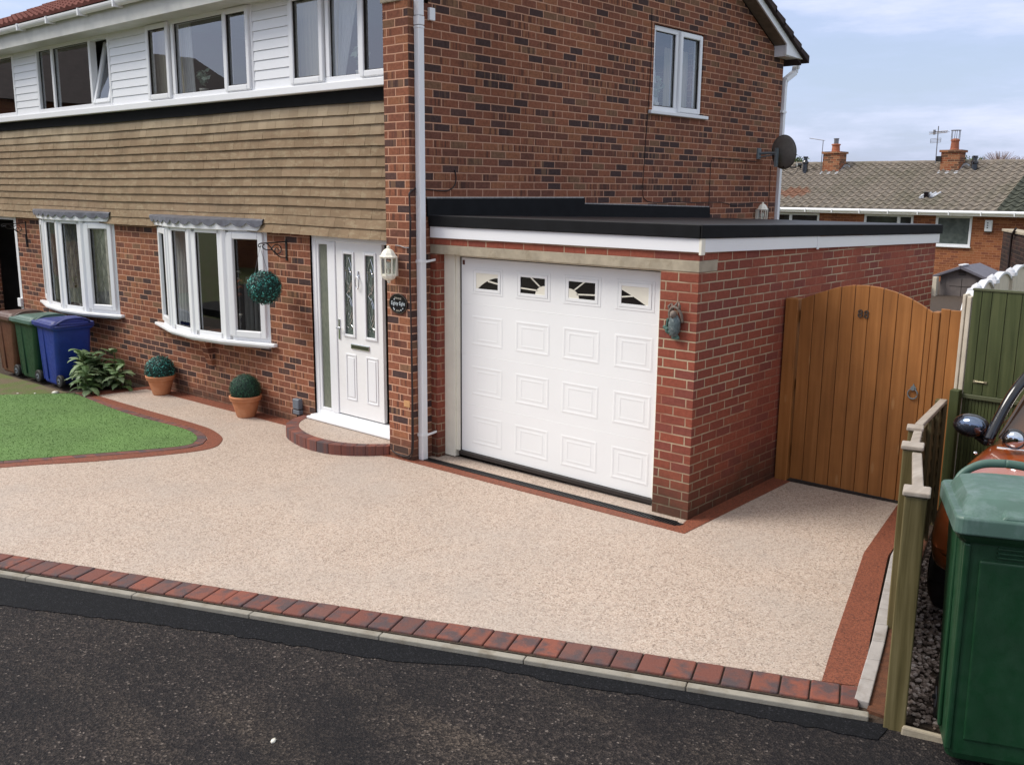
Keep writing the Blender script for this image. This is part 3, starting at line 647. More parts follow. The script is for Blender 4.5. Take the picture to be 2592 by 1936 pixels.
def window(name, P, u0, u1, v0, v1, mulls, sashes, fixed, w=.055, depth=.07, glass='glass_up', sill=None, sw=.062):
    """outer frame with mullions; sashes = (u0,u1,v0,v1); fixed = glass rects"""
    mb = MB(); mb.frame(P, u0, u1, v0, v1, w, -.02, depth)
    for a in mulls: mb.bp(P, a-.03, a+.03, v0+w, v1-w, -.02, depth)
    fr = mb.build(name, 'upvc', house, bevel=.006)
    for s_ in sashes:
        m2 = MB(); m2.frame(P, *s_, sw, depth-.02, depth+.028); so = m2.build('sash', 'upvc', fr, bevel=.012, seg=3)
        q = MB().quad([P(s_[0]+sw, s_[2]+sw, depth-.01), P(s_[1]-sw, s_[2]+sw, depth-.01), P(s_[1]-sw, s_[3]-sw, depth-.01), P(s_[0]+sw, s_[3]-sw, depth-.01)]); q.build('pane', glass, fr)
        m3 = MB(); m3.frame(P, s_[0]+sw, s_[1]-sw, s_[2]+sw, s_[3]-sw, .006, depth-.012, depth+.012); m3.build('gasket', 'dark_trim', fr)
    for s_ in fixed:
        MB().quad([P(s_[0], s_[2], .03), P(s_[1], s_[2], .03), P(s_[1], s_[3], .03), P(s_[0], s_[3], .03)]).build('pane', glass, fr)
        m3 = MB(); m3.frame(P, s_[0], s_[1], s_[2], s_[3], .006, .03, .045); m3.build('gasket', 'dark_trim', fr)
    if sill:
        sill.build('window_sill', 'upvc', fr, bevel=.008)
    return fr
PU = front(-.055)
window('upper_window', PU, -7.83, -5.535, 3.585, 4.492, [-7.20, -6.09], [(-7.785, -7.255, 3.60, 4.475), (-6.07, -5.575, 3.60, 4.475)], [(-7.168, -6.12, 3.64, 4.44)])
window('upper_window', PU, -4.895, -3.268, 3.585, 4.492, [-4.25, -3.75], [(-4.845, -4.295, 3.60, 4.475), (-3.73, -3.20, 3.60, 4.475)], [(-4.22, -3.78, 3.64, 4.44)])
w2 = window('upper_window', PU, -11.02, -8.77, 3.585, 4.492, [-10.48, -9.33], [], [(-10.925, -10.545, 3.64, 4.44), (-10.45, -9.36, 3.64, 4.44)])
# tilted open vent of the neighbour's window, hinged at the bottom and leaning into the room
mb = MB(); h_ = .83; ang = RAD(14); Z0 = 3.63
def PT(u, v, d):   # tilt inwards about the bottom edge
    return (u, -.11 - d*math.cos(ang) + (v-Z0)*math.sin(ang), Z0 + (v-Z0)*math.cos(ang) + d*math.sin(ang))
mb.frame(PT, -9.29, -8.83, Z0, Z0+h_, .06, -.02, .03); mb.build('tilted_sash', 'upvc', w2, bevel=.008)
MB().quad([PT(-9.23, Z0+.06, 0), PT(-8.89, Z0+.06, 0), PT(-8.89, Z0+h_-.06, 0), PT(-9.23, Z0+h_-.06, 0)]).build('pane', 'glass_up', w2)
window('upper_window', PU, -14.2, -11.80, 3.585, 4.492, [-13.4], [], [(-13.3, -11.87, 3.64, 4.44), (-14.1, -13.46, 3.64, 4.44)])
# side window
PSW = side(XS-.09)
sl = MB(); sl.bp(side(XS), 3.60, 4.93, 3.462, 3.505, -.05, .045)
window('side_window', PSW, 3.69, 4.805, 3.505, 4.488, [4.235], [(4.27, 4.79, 3.52, 4.475)], [(3.75, 4.20, 3.57, 4.43)], w=.06, depth=.06, sill=sl)

# eaves, gutter and roof
mb = MB(); mb.box(-14.9, -2.75, -.40, -.03, 4.478, 4.492); mb.build('soffit', 'soffit', house)
mb = MB(); mb.box(-14.9, -2.75, -.425, -.402, 4.475, 4.70); mb.build('fascia_board', 'soffit', house)
mb = MB(); n = 10
for x0, x1 in ((-14.9, -2.7),):
    base = len(mb.v)
    for x in (x0, x1):
        for k in range(n+1):
            th = math.pi + math.pi*k/n; mb.v.append((x, -.485+.055*math.cos(th), 4.715+.065*math.sin(th)))
        for k in range(n+1):
            th = 2*math.pi - math.pi*k/n; mb.v.append((x, -.485+.050*math.cos(th), 4.717+.058*math.sin(th)))
    K = 2*(n+1)
    for k in range(K): mb.f.append((base+k, base+(k+1) % K, base+K+(k+1) % K, base+K+k))
x = -14.2
while x < -3:
    mb.box(x, x+.028, -.552, -.40, 4.635, 4.722); x += .92
mb.build('gutter', 'upvc', house)
def tiled(P, width, length, gauge, pan, roll, step=.022, res=5, rolltype='pan'):
    """profiled tile slope; P(u along eave, w up slope, h normal)"""
    mb = MB(); nr = int(round(length/gauge)); gauge = length/nr; nc = int(width/pan*res)
    for r_ in range(nr):
        w0, w1 = r_*gauge, (r_+1)*gauge; sh = (r_ % 2)*pan*.0
        base = len(mb.v)
        for i in range(nc+1):
            u = i*width/nc; ph = (u+sh)/pan*2*math.pi; hh = roll*(.5+.5*math.cos(ph))**1.6
            for (w_, h_) in ((w0, -.01), (w0, hh+step), (w1+.01, hh)): mb.v.append(P(u, w_, h_))
        for i in range(nc):
            a = base+3*i; mb.f.append((a, a+3, a+4, a+1)); mb.f.append((a+1, a+4, a+5, a+2))
    return mb
cs, sn = math.cos(math.atan(.4549)), math.sin(math.atan(.4549))
tiled(lambda u, w_, h_: (-13.3+u, -.50+w_*cs-h_*sn, 4.755+w_*sn+h_*cs), 10.6, 4.25, .29, .165, .030).build('roof_slope', 'roof_red', house)
MB().hexa([(-13.35, -.40, 4.70), (-2.72, -.40, 4.70), (-2.72, 3.4, 6.43), (-13.35, 3.4, 6.43), (-13.35, -.40, 4.75), (-2.72, -.40, 4.75), (-2.72, 3.4, 6.48), (-13.35, 3.4, 6.48)]).build('roof_deck', 'roof_dark', house)
# rear slope: deck, bargeboard, dark verge tiles
RS = .49
def rz(y): return 4.405+(7.02-y)*RS
MB().hexa([(-14, 3.4, rz(3.4)+.06), (-2.765, 3.4, rz(3.4)+.06), (-2.765, 7.25, rz(7.25)+.06), (-14, 7.25, rz(7.25)+.06), (-14, 3.4, rz(3.4)+.1), (-2.765, 3.4, rz(3.4)+.1), (-2.765, 7.25, rz(7.25)+.1), (-14, 7.25, rz(7.25)+.1)]).build('rear_roof_deck', 'roof_dark', house)
MB().hexa([(-2.926, 3.4, rz(3.4)+.02), (-2.755, 3.4, rz(3.4)+.02), (-2.755, 6.72, rz(6.72)+.02), (-2.926, 6.72, rz(6.72)+.02), (-2.926, 3.4, rz(3.4)+.045), (-2.755, 3.4, rz(3.4)+.045), (-2.755, 6.72, rz(6.72)+.045), (-2.926, 6.72, rz(6.72)+.045)]).build('verge_soffit', simple('aged_board', (.19, .155, .12), .8, .2), house)
mb = MB(); q = [(3.4, rz(3.4)+.02), (6.70, rz(6.70)+.02), (6.70, 4.44), (7.24, 4.425), (7.24, rz(7.24)+.135), (3.4, rz(3.4)+.145)]
mb.prismP(side(-2.755), list(reversed(q)), 0, .022); mb.build('bargeboard', 'upvc', house)
mb = MB(); mb.box(-2.93, -2.757, 6.75, 7.29, 4.425, 4.445); mb.box(-2.93, -2.757, 6.72, 6.745, 4.425, 4.66); mb.build('box_end', 'upvc', house)
mb = MB(); y = 7.33; k = 0
cr_, sr_ = math.cos(math.atan(RS)), math.sin(math.atan(RS))
while y > 3.4:
    y1 = y-.30*cr_; zt = rz(y)+.125
    mb.hexa([(-3.4, y, zt), (-2.68, y, zt), (-2.68, y1-.05, zt+.30*sr_+.02), (-3.4, y1-.05, zt+.30*sr_+.02), (-3.4, y, zt+.105), (-2.68, y, zt+.105), (-2.68, y1-.05, zt+.30*sr_+.115-.028), (-3.4, y1-.05, zt+.30*sr_+.115-.028)]); y = y1
mb.build('verge_tiles', 'roof_dark', house, bevel=.008)
mb = MB(); mb.tube([(-2.9, 7.42, 4.44), (-2.9, 7.42, 4.33)], .032, 8)
mb.build('gutter_outlet', 'upvc', house)
# downpipes
def sqpipe(mb, pts, s_=.0325):
    for a, b in zip(pts, pts[1:]):
        a, b = Vector(a), Vector(b); t = (b-a).normalized(); ux = Vector((1, 0, 0)); uy = t.cross(ux).normalized()
        c = [(-s_, -s_), (s_, -s_), (s_, s_), (-s_, s_)]
        mb.hexa([tuple(a+ux*i+uy*j) for i, j in c] + [tuple(b+ux*i+uy*j) for i, j in c])
mb = MB(); PX, PY = -2.890, -.150
sqpipe(mb, [(PX, PY, -.035), (PX, PY, 3.99)]); sqpipe(mb, [(PX, PY, 3.995), (PX, PY, 4.07)], .0355); sqpipe(mb, [(PX, PY, 3.965), (PX, PY, 3.985)], .0355); sqpipe(mb, [(PX, PY, 4.075), (PX, PY, 4.95)])
dp = mb.build('downpipe', 'upvc', house, bevel=.004)
for zc in (1.89, .215, ):
    m2 = MB(); m2.box(PX-.040, PX+.040, PY-.040, PY+.038, zc-.014, zc+.014); m2.hexa([(PX+.03, PY+.03, zc-.012), (PX+.042, PY+.03, zc-.012), (PX+.042, -.002, zc+.0), (PX+.03, -.002, zc), (PX+.03, PY+.03, zc+.010), (PX+.042, PY+.03, zc+.010), (PX+.042, -.002, zc+.022), (PX+.03, -.002, zc+.022)])
    m2.build('pipe_clip', 'upvc', dp, bevel=.003)
mb = MB(); sqpipe(mb, [(-2.93, 7.42, 4.36), (-2.93, 7.40, 4.28), (-2.93, 7.10, 4.14), (-2.93, 7.09, 4.06)], .036); sqpipe(mb, [(-2.93, 7.09, 4.07), (-2.93, 7.09, 1.8)], .034); sqpipe(mb, [(-2.93, 7.09, 3.17), (-2.93, 7.09, 3.26)], .039)
dp2 = mb.build('rear_downpipe', 'upvc', house, bevel=.004)
MB().box(-2.98, -2.885, 7.0, 7.13, 3.68, 3.71).build('pipe_clip', 'upvc', dp2)
# neighbour's porch opening (far left)
NP = front(.0)
mb = MB(); mb.frame(NP, -13.9, -12.50, -.05, 2.10, .09, -.06, .02); mb.build('porch_frame', 'upvc', house, bevel=.008)
MB().bp(NP, -12.62, -12.50, .62, .76, .02, .06).build('porch_bracket', 'upvc', house, bevel=.01)
MB().bp(NP, -13.8, -12.6, .0, 2.0, -.5, -.45).build('porch_door', simple('dark_porch_door', (.03, .018, .015), .5, .4), house)
mb = MB()
for k in range(7):
    for j in range(2): mb.ball((-12.78+.13*j+.02*(k % 2), -.0+.15, .75+.19*k), .035, .02, .05, 8, 6)
mb.build('porch_glass_panels', 'white_pot', house)

# bow windows
def bow(x0, x1, glass, leads=False):
    w_ = x1-x0; V_ = [(x0, -.014), (x0+.24*w_, -.215), (x0+.497*w_, -.285), (x0+.748*w_, -.215), (x1, -.014)]
    mb = MB(); zb, zt = .80, 2.085
    fr = None; rects = []
    for i in range(4):
        P, ln = facet(V_[i], V_[i+1]); wl = .05 if i else .05
        gi = (.105, .06) if i == 3 else (.05, .05) if i == 0 else (.115, .095); mb.bp(P, 0, gi[0], zb, zt, -.06, .0); mb.bp(P, ln-gi[1], ln, zb, zt, -.06, .0); mb.bp(P, wl, ln-wl, zb, zb+.065, -.06, .0); mb.bp(P, wl, ln-wl, zt-.055, zt, -.06, .0); rects.append((P, ln))
    for v in V_[1:-1]: mb.tube([(v[0], v[1]+.03, zb), (v[0], v[1]+.03, zt)], .045, 10)
    fr = mb.build('bow_window', 'upvc', house, bevel=.006)
    for i, (P, ln) in enumerate(rects):
        if i in (0, 3):
            m2 = MB(); e0 = .09 if i == 3 else .055; m2.frame(P, e0, ln-.045, zb+.045, zt-.035, .075, -.02, .028); m2.build('sash', 'upvc', fr, bevel=.01, seg=3)
            g = (e0+.075, ln-.12, zb+.12, zt-.11)
        else: g = (.115, ln-.095, zb+.065, zt-.055)
        MB().quad([P(g[0], g[2], -.025), P(g[1], g[2], -.025), P(g[1], g[3], -.025), P(g[0], g[3], -.025)]).build('pane', glass, fr)
        m3 = MB(); m3.frame(P, g[0], g[1], g[2], g[3], .007, -.03, -.012); m3.build('gasket', 'dark_trim', fr)
        if leads and i >= 1:
            m3 = MB(); 
            hgt = g[3]-g[2]; wid = g[1]-g[0]; du = .155; dvv = .30
            for sgn in (1, -1):
                k = -14
                while k < 16:
                    pts = []
                    for t in range(0, 61):
                        v = g[2]+hgt*t/60; u = (v-g[2])*sgn*du/dvv + k*du + g[0]
                        if g[0] <= u <= g[1]: pts.append(P(u, v, -.030))
                    if len(pts) > 2: m3.tube([pts[0], pts[-1]], .003, 4)
                    k += 1
            m3.build('diamond_leading', 'lead', fr)
    # sill following the bow
    so = [(V_[0][0]-.17, -.06), (V_[0][0]-.02, -.10)] + [(v[0], v[1]-.065) for v in V_[1:-1]] + [(V_[4][0]+.02, -.10), (V_[4][0]+.12, -.06), (V_[4][0]+.12, .0), (V_[0][0]-.17, .0)]
    MB().prism(so, .762, .80).build('window_sill', 'upvc', fr, bevel=.010, seg=3)
    so2 = [(V_[0][0], -.05)] + [(v[0], v[1]-.02) for v in V_[1:-1]] + [(V_[4][0], -.05), (V_[4][0], .0), (V_[0][0], .0)]
    MB().prism(so2, .735, .762).build('sill_board', 'upvc', fr)
    tp = [(V_[0][0]-.04, -.045), (V_[0][0]+.02, -.085)] + [(v[0], v[1]-.045) for v in V_[1:-1]] + [(V_[4][0]-.02, -.085), (V_[4][0]+.03, -.045), (V_[4][0]+.03, .0), (V_[0][0]-.04, .0)]
    MB().prism(tp, 2.075, 2.188).build('head_fascia', 'upvc', fr, bevel=.006)
    # lead apron with scalloped hem
    mb = MB(); path = [(V_[0][0]-.06, -.10), (V_[0][0]+.03, -.12)] + [(v[0], v[1]-.06) for v in V_[1:-1]] + [(V_[4][0]-.02, -.12), (V_[4][0]+.04, -.10)]
    path = smooth_line(path, 18); n = len(path); base = len(mb.v)
    L_ = [0]
    for a, b in zip(path, path[1:]): L_.append(L_[-1]+math.dist(a, b))
    pitch = L_[-1]/11
    for i, (x, y) in enumerate(path):
        sc = abs(math.sin(math.pi*L_[i]/pitch)); hem = 2.176 - .060*sc**.6
        mb.v += [(x, -.045, 2.215), (x, y*.55-.03, 2.203), (x, y+.004, 2.192), (x, y+.001, hem)]
    for i in range(n-1):
        for k in range(3): a = base+4*i+k; mb.f.append((a, a+4, a+5, a+1))
    mb.build('lead_flashing', 'lead', fr, solid=.006)
    # brick corbel under the sill
    cx = x0 + w_*.47
    MB().hexa([(cx-.05, -.05, .38), (cx+.06, -.05, .38), (cx+.06, .0, .36), (cx-.05, .0, .36), (cx-.07, -.17, .735), (cx+.08, -.17, .735), (cx+.08, .0, .735), (cx-.07, .0, .735)]).build('corbel', 'brick', fr)
    return fr
bow(-8.0, -5.58, 'glass'); bow(-11.57, -9.2, 'glass', True)

# front door with side light
D = front(.02)
mb = MB(); mb.frame(D, -4.79, -3.44, .09, 2.075, .07, -.06, .012, wb=.06)
mb.bp(D, -4.50, -4.395, .15, 2.005, -.06, .012)
df = mb.build('door_frame', 'upvc', house, bevel=.008)
MB().frame(D, -4.72, -4.50, .15, 2.005, .035, -.02, .004).build('bead', 'upvc', df, bevel=.005)
MB().quad([D(-4.69, .18, -.012), D(-4.53, .18, -.012), D(-4.53, 1.99, -.012), D(-4.69, 1.99, -.012)]).build('side_light', 'obscure', df)
MB().bp(D, -4.79, -3.44, .075, .10, -.04, .10).bp(D, -4.83, -3.30, .052, .078, -.04, .125).build('door_sill', 'upvc', df, bevel=.006)
MB().bp(D, -4.803, -4.790, .05, 2.08, -.05, .03).build('frame_seal', 'redtrim', df)
mb = MB()
wall(mb, D, -4.388, -3.655, .165, 2.03, [(-4.265, -4.105, 1.035, 1.895), (-3.915, -3.755, 1.035, 1.895)], .04)
door = mb.build('front_door', simple('white_composite_door', (.80, .80, .80), .35, .015), house)
for a, b in ((-4.285, -4.085), (-3.935, -3.735)):
    MB().frame(D, a, b, 1.015, 1.915, .030, -.0, .014).build('glazing_bead', 'upvc', door, bevel=.006, seg=3)
    MB().quad([D(a+.02, 1.035, -.012), D(b-.02, 1.035, -.012), D(b-.02, 1.895, -.012), D(a+.02, 1.895, -.012)]).build('leaded_glass', 'door_glass', door)
    cx = (a+b)/2; m3 = MB()
    def cv(fn, t0, t1, n=14, r=.0035): m3.tube([D(*fn(t0+(t1-t0)*i/n), -.006) for i in range(n+1)], r, 5)
    z0_ = 1.47
    for sg in (1, -1):
        cv(lambda t: (cx+sg*.055*math.sin(math.pi*t), z0_+.02+.36*t), 0, 1); cv(lambda t: (cx+sg*.055*math.sin(math.pi*t), z0_-.02-.30*t), 0, 1)
        cv(lambda t: (cx+sg*.03*math.sin(math.pi*t), z0_+.06+.22*t), 0, 1); cv(lambda t: (cx+sg*.032*math.sin(math.pi*t), z0_-.06-.20*t), 0, 1)
        cv(lambda t: (cx+sg*.05*t, z0_+.27-.04*math.sin(math.pi*t)), 0, 1, 8); cv(lambda t: (cx+sg*(.02+.03*math.sin(3*t)), z0_-.33-.03*t), 0, 1, 8)
        cv(lambda t: (cx+sg*.045*(1-t), z0_+.045*t), 0, 1, 2); cv(lambda t: (cx+sg*.045*(1-t), z0_-.045*t), 0, 1, 2)
    m3.build('leading', 'chrome', door)
for a, b, c, d in ((-4.262, -4.088, .335, .835), (-3.925, -3.738, .335, .835)):
    m3 = MB(); m3.frame(D, a, b, c, d, .018, .0, .007); m3.bp(D, a+.035, b-.035, c+.035, d-.035, .0, .007); m3.build('moulding', 'upvc', door, bevel=.005, seg=3)
mb = MB(); mb.bp(D, -4.165, -3.865, .893, .951, .0, .012); lb = mb.build('letterbox', 'chrome', door, bevel=.006)
MB().bp(D, -4.147, -3.883, .904, .940, .012, .017).build('flap', simple('brushed_dark', (.10, .10, .07), .35, .1, metal=.7), lb, bevel=.003)
mb = MB(); mb.bp(D, -4.368, -4.338, .975, 1.19, .0, .010); mb.tube([D(-4.353, 1.10, .01), D(-4.353, 1.10, .045), D(-4.275, 1.098, .05)], .009, 8); mb.build('door_handle', 'chrome', door, bevel=.003)
mb = MB(); mb.lathe([(.0, 0), (.016, .0), (.018, .01), (.0, .018)], 0, 0, 0, 10, P=lambda a, b, c: D(-4.021+a, 1.665+b, c)); mb.tube([D(-4.021+.028*math.sin(t), 1.60-.055*math.cos(t)*1.15, .022) for t in [i*.45 for i in range(15)]], .006, 6)
mb.tube([D(-4.021, 1.72, .006), D(-4.021, 1.68, .012)], .008, 6); mb.build('door_knocker', 'chrome', door)

# ------------------------------------------------------------------ garage
garage = root('garage', (-1.4, 2.6, -.02), 'red brick flat roofed garage with black felt edge and white fascia', 'garage')
G = front(0.0); GS = side(0.0)
mb = MB(); mb.box(-.335, 0.0, .0, .30, -.2, 1.955); mb.build('right_pier', 'gbrick', garage)
MB().box(-2.925, -2.84, .0, .12, -.2, 1.955).build('left_pier', 'gbrick', garage)
# side wall with sloping head
def gt(y): return 2.115-.0205*y
mb = MB(); mb.hexa([(-.20, .30, -.2), (0, .30, -.2), (0, 5.24, -.2), (-.20, 5.24, -.2), (-.20, .30, gt(.3)), (0, .30, gt(.3)), (0, 5.24, gt(5.24)), (-.20, 5.24, gt(5.24))])
mb.hexa([(-.20, .273, 1.955), (0, .273, 1.955), (0, .30, 1.955), (-.20, .30, 1.955), (-.20, .273, gt(.273)), (0, .273, gt(.273)), (0, .30, gt(.3)), (-.20, .30, gt(.3))])
mb.hexa([(-2.9, 5.04, -.2), (-.2, 5.04, -.2), (-.2, 5.24, -.2), (-2.9, 5.24, -.2), (-2.9, 5.04, 2.0), (-.2, 5.04, 2.0), (-.2, 5.24, 2.0), (-2.9, 5.24, 2.0)])
mb.build('garage_side_wall', 'gbrick', garage)
MB().box(-2.925, .002, .0, .273, 2.045, 2.112).build('brick_course', 'gbrick', garage)
MB().box(-2.924, .004, -.003, .270, 1.957, 2.043).build('lintel', 'concrete', garage, bevel=.004)
mb = MB(); mb.box(-2.85, 0, .0, .02, 0, .01)
# fascia
mb = MB(); mb.box(-2.905, .012, -.022, -.002, 2.108, 2.213)
mb.hexa([(.005, -.002, gt(0)-.007), (.026, -.002, gt(0)-.007), (.026, 2.0, gt(2)-.007), (.005, 2.0, gt(2)-.007), (.005, -.002, gt(0)+.098), (.026, -.002, gt(0)+.098), (.026, 2.0, gt(2)+.098), (.005, 2.0, gt(2)+.098)])
mb.hexa([(.003, 2.004, gt(2)-.010), (.024, 2.004, gt(2)-.010), (.024, 5.27, gt(5.27)-.010), (.003, 5.27, gt(5.27)-.010), (.003, 2.004, gt(2)+.094), (.024, 2.004, gt(2)+.094), (.024, 5.27, gt(5.27)+.094), (.003, 5.27, gt(5.27)+.094)])
mb.build('white_fascia', 'upvc', garage, bevel=.003)
MB().box(.006, .030, -.026, .028, 2.088, 2.214).build('corner_trim', 'cream', garage, bevel=.003)
MB().box(.020, .030, 1.985, 2.02, 2.053, 2.173).build('joint_cover', 'upvc', garage, bevel=.002)
mb = MB(); mb.box(-2.906, .030, -.040, -.010, 2.213, 2.312)
mb.hexa([(.010, -.040, gt(0)+.098), (.042, -.040, gt(0)+.098), (.042, 5.30, gt(5.3)+.096), (.010, 5.30, gt(5.3)+.096), (.010, -.040, gt(0)+.198), (.042, -.040, gt(0)+.198), (.042, 5.30, gt(5.3)+.196), (.010, 5.30, gt(5.3)+.196)])
mb.build('felt_edge', 'black_felt', garage, bevel=.006)
mb = MB(); mb.hexa([(-2.92, -.035, gt(0)+.13), (.035, -.035, gt(0)+.13), (.035, 5.28, gt(5.28)+.13), (-2.92, 5.28, gt(5.28)+.13), (-2.92, -.035, gt(0)+.202), (.035, -.035, gt(0)+.202), (.035, 5.28, gt(5.28)+.200), (-2.92, 5.28, gt(5.28)+.200)])
mb.build('flat_roof', 'roof_felt', garage, bevel=.01)
mb = MB(); mb.hexa([(-2.925, -.05, 2.30), (-2.895, -.05, 2.30), (-2.895, 2.37, 2.25), (-2.925, 2.37, 2.25), (-2.925, -.05, 2.468), (-2.905, -.05, 2.468), (-2.905, 2.37, 2.470), (-2.925, 2.37, 2.470)])
mb.hexa([(-2.925, 2.37, 2.24), (-2.895, 2.37, 2.24), (-2.895, 5.12, 2.18), (-2.925, 5.12, 2.18), (-2.925, 2.37, 2.405), (-2.907, 2.37, 2.405), (-2.907, 5.12, 2.348), (-2.925, 5.12, 2.348)])
mb.build('felt_upstand', 'black_felt', garage, bevel=.004)
mb = MB(); mb.box(-2.925, -2.908, -.05, 2.36, 2.470, 2.484); mb.hexa([(-2.925, 2.37, 2.406), (-2.909, 2.37, 2.406), (-2.909, 5.1, 2.349), (-2.925, 5.1, 2.349), (-2.925, 2.37, 2.418), (-2.909, 2.37, 2.418), (-2.909, 5.1, 2.361), (-2.925, 5.1, 2.361)])
mb.build('mortar_fillet', simple('pale_mortar', (.30, .29, .28), .9, .3, 30, bump=.5), garage)
# door frame and door
GD = front(.135)
mb = MB(); mb.box(-2.84, -2.70, .1, .16, -.02, 1.957); mb.box(-2.70, -2.652, .118, .17, .045, 1.957); mb.box(-2.652, -.33, .13, .19, 1.935, 1.957)
mb.box(-.42, -.335, .12, .17, .0, 1.957)
mb.build('garage_door_frame', 'cream', garage, bevel=.004)
mb = MB(); gaps = [.052, .529, 1.012, 1.497, 1.93]
holes = []
cols = [(-2.505, -2.113), (-1.955, -1.553), (-1.405, -1.005), (-.852, -.47)]
for z0_, z1_ in zip(gaps, gaps[1:]):
    hs = [(a+.055, b-.055, 1.645, 1.800) for a, b in cols] if z1_ > 1.9 else []
    wall(mb, GD, -2.640, -.40, z0_+.003, z1_-.003, hs, .04)
gd = mb.build('garage_door', 'upvc_door', garage)
MB().bp(GD, -2.640, -.40, .05, 1.93, -.05, -.042).build('door_core', 'dark_trim', gd)
mb = MB()
for z0_ in gaps[1:-1]: mb.tube([GD(-2.64, z0_+.002, -.006), GD(-.40, z0_+.002, -.006)], .007, 6)
mb.build('section_joint', 'upvc_door', gd)
def pressed(mb, a, b, c, d, r=.006):
    for (w0, hgt) in ((0, .0026), (.062, .0018)):
        A, B, Cc, Dd = a+w0, b-w0, c+w0*.72, d-w0*.72; wd_ = .014 if w0 == 0 else .010
        # raised bead: outer chamfer up, inner chamfer down
        o4 = [(A, Cc), (B, Cc), (B, Dd), (A, Dd)]; mdl = [(A+wd_, Cc+wd_), (B-wd_, Cc+wd_), (B-wd_, Dd-wd_), (A+wd_, Dd-wd_)]; i4 = [(A+2*wd_, Cc+2*wd_), (B-2*wd_, Cc+2*wd_), (B-2*wd_, Dd-2*wd_), (A+2*wd_, Dd-2*wd_)]
        for k in range(4):
            j = (k+1) % 4
            mb.quad([GD(*o4[k], .0008), GD(*o4[j], .0008), GD(*mdl[j], hgt), GD(*mdl[k], hgt)]); mb.quad([GD(*mdl[k], hgt), GD(*mdl[j], hgt), GD(*i4[j], .0008), GD(*i4[k], .0008)])
mb = MB()
for zc in (.772, 1.253, .290):
    for a, b in cols: pressed(mb, a, b, zc-.142, zc+.142)
mb.build('pressed_panels', 'upvc_door', gd)
for i, (a, b) in enumerate(cols):
    m2 = MB(); m2.frame(GD, a, b, 1.598, 1.845, .022, .0, .003); m2.frame(GD, a+.030, b-.030, 1.622, 1.822, .028, .0, .006)
    wf = m2.build('door_window', 'upvc_door', gd, bevel=.004)
    MB().quad([GD(a+.05, 1.64, -.004), GD(b-.05, 1.64, -.004), GD(b-.05, 1.805, -.004), GD(a+.05, 1.805, -.004)]).build('pane', 'smoked', wf)
    A, B, Z0_, Z1_ = a+.055, b-.055, 1.646, 1.799; m3 = MB(); dd0, dd1 = -.003, .002
    def arc(fn, n=12): return [fn(k/n) for k in range(n+1)]
    if i == 0:
        top_ = [(A, Z0_), (A+.02, Z0_)] + arc(lambda t: (A+.02+(B-A-.02)*t, Z0_+.115*math.sin(t*math.pi/2)**.9)) + [(B, Z1_), (A, Z1_)]
        m3.prismP(GD, top_, dd0, dd1); m3.prismP(GD, [(B-.13, Z0_+.073), (B, Z0_+.055), (B, Z0_+.068), (B-.13, Z0_+.088)], dd0, dd1+.001)
    if i == 3:
        top_ = [(B, Z0_), (B, Z1_), (A, Z1_), (A, Z0_+.115)] + arc(lambda t: (A+(B-A-.02)*t, Z0_+.115-.115*t**1.15))
        m3.prismP(GD, top_, dd0, dd1); m3.prismP(GD, [(A, Z0_+.062), (A+.13, Z0_+.078), (A+.13, Z0_+.066), (A, Z0_+.050)], dd0, dd1+.001)
    if i == 1:
        fan = [(B, Z0_)] + [(B-.115*math.sin(t), Z0_+.085*math.cos(t)) for t in [k*math.pi/2/10 for k in range(11)]]
        m3.prismP(GD, fan, dd0, dd1)
        m3.prismP(GD, [(B-.075, Z0_+.075), (B-.185, Z1_), (B-.165, Z1_), (B-.055, Z0_+.075)], dd0, dd1); m3.prismP(GD, [(A, Z0_+.042), (A, Z0_+.054), (B-.09, Z0_+.045), (B-.09, Z0_+.033)], dd0, dd1)
    if i == 2:
        fan = [(A, Z0_)] + [(A+.115*math.sin(t), Z0_+.085*math.cos(t)) for t in [k*math.pi/2/10 for k in range(11)]]
        m3.prismP(GD, fan, dd0, dd1)
        m3.prismP(GD, [(A+.055, Z0_+.075), (A+.165, Z1_), (A+.185, Z1_), (A+.075, Z0_+.075)], dd0, dd1); m3.prismP(GD, [(A+.09, Z0_+.033), (A+.09, Z0_+.045), (B, Z0_+.054), (B, Z0_+.042)], dd0, dd1)
    m3.build('sunburst_infill', 'cream', wf)
MB().bp(GD, -2.626, -2.596, 1.862, 1.905, .0, .002).build('sticker', simple('brown_sticker', (.10, .03, .02), .5), gd)
MB().box(-2.655, -.36, .105, .165, .012, .052, lambda x, y, z: (x, y, z)).build('bottom_seal', 'dark_trim', gd, bevel=.006)
MB().bp(GD, -2.654, -2.640, .05, 1.94, -.02, .004).build('edge_seal', 'dark_trim', gd)
mb = MB(); mb.bp(GD, -2.64, -.4, 1.931, 1.938, -.02, .0); mb.build('head_seal', 'dark_trim', gd)

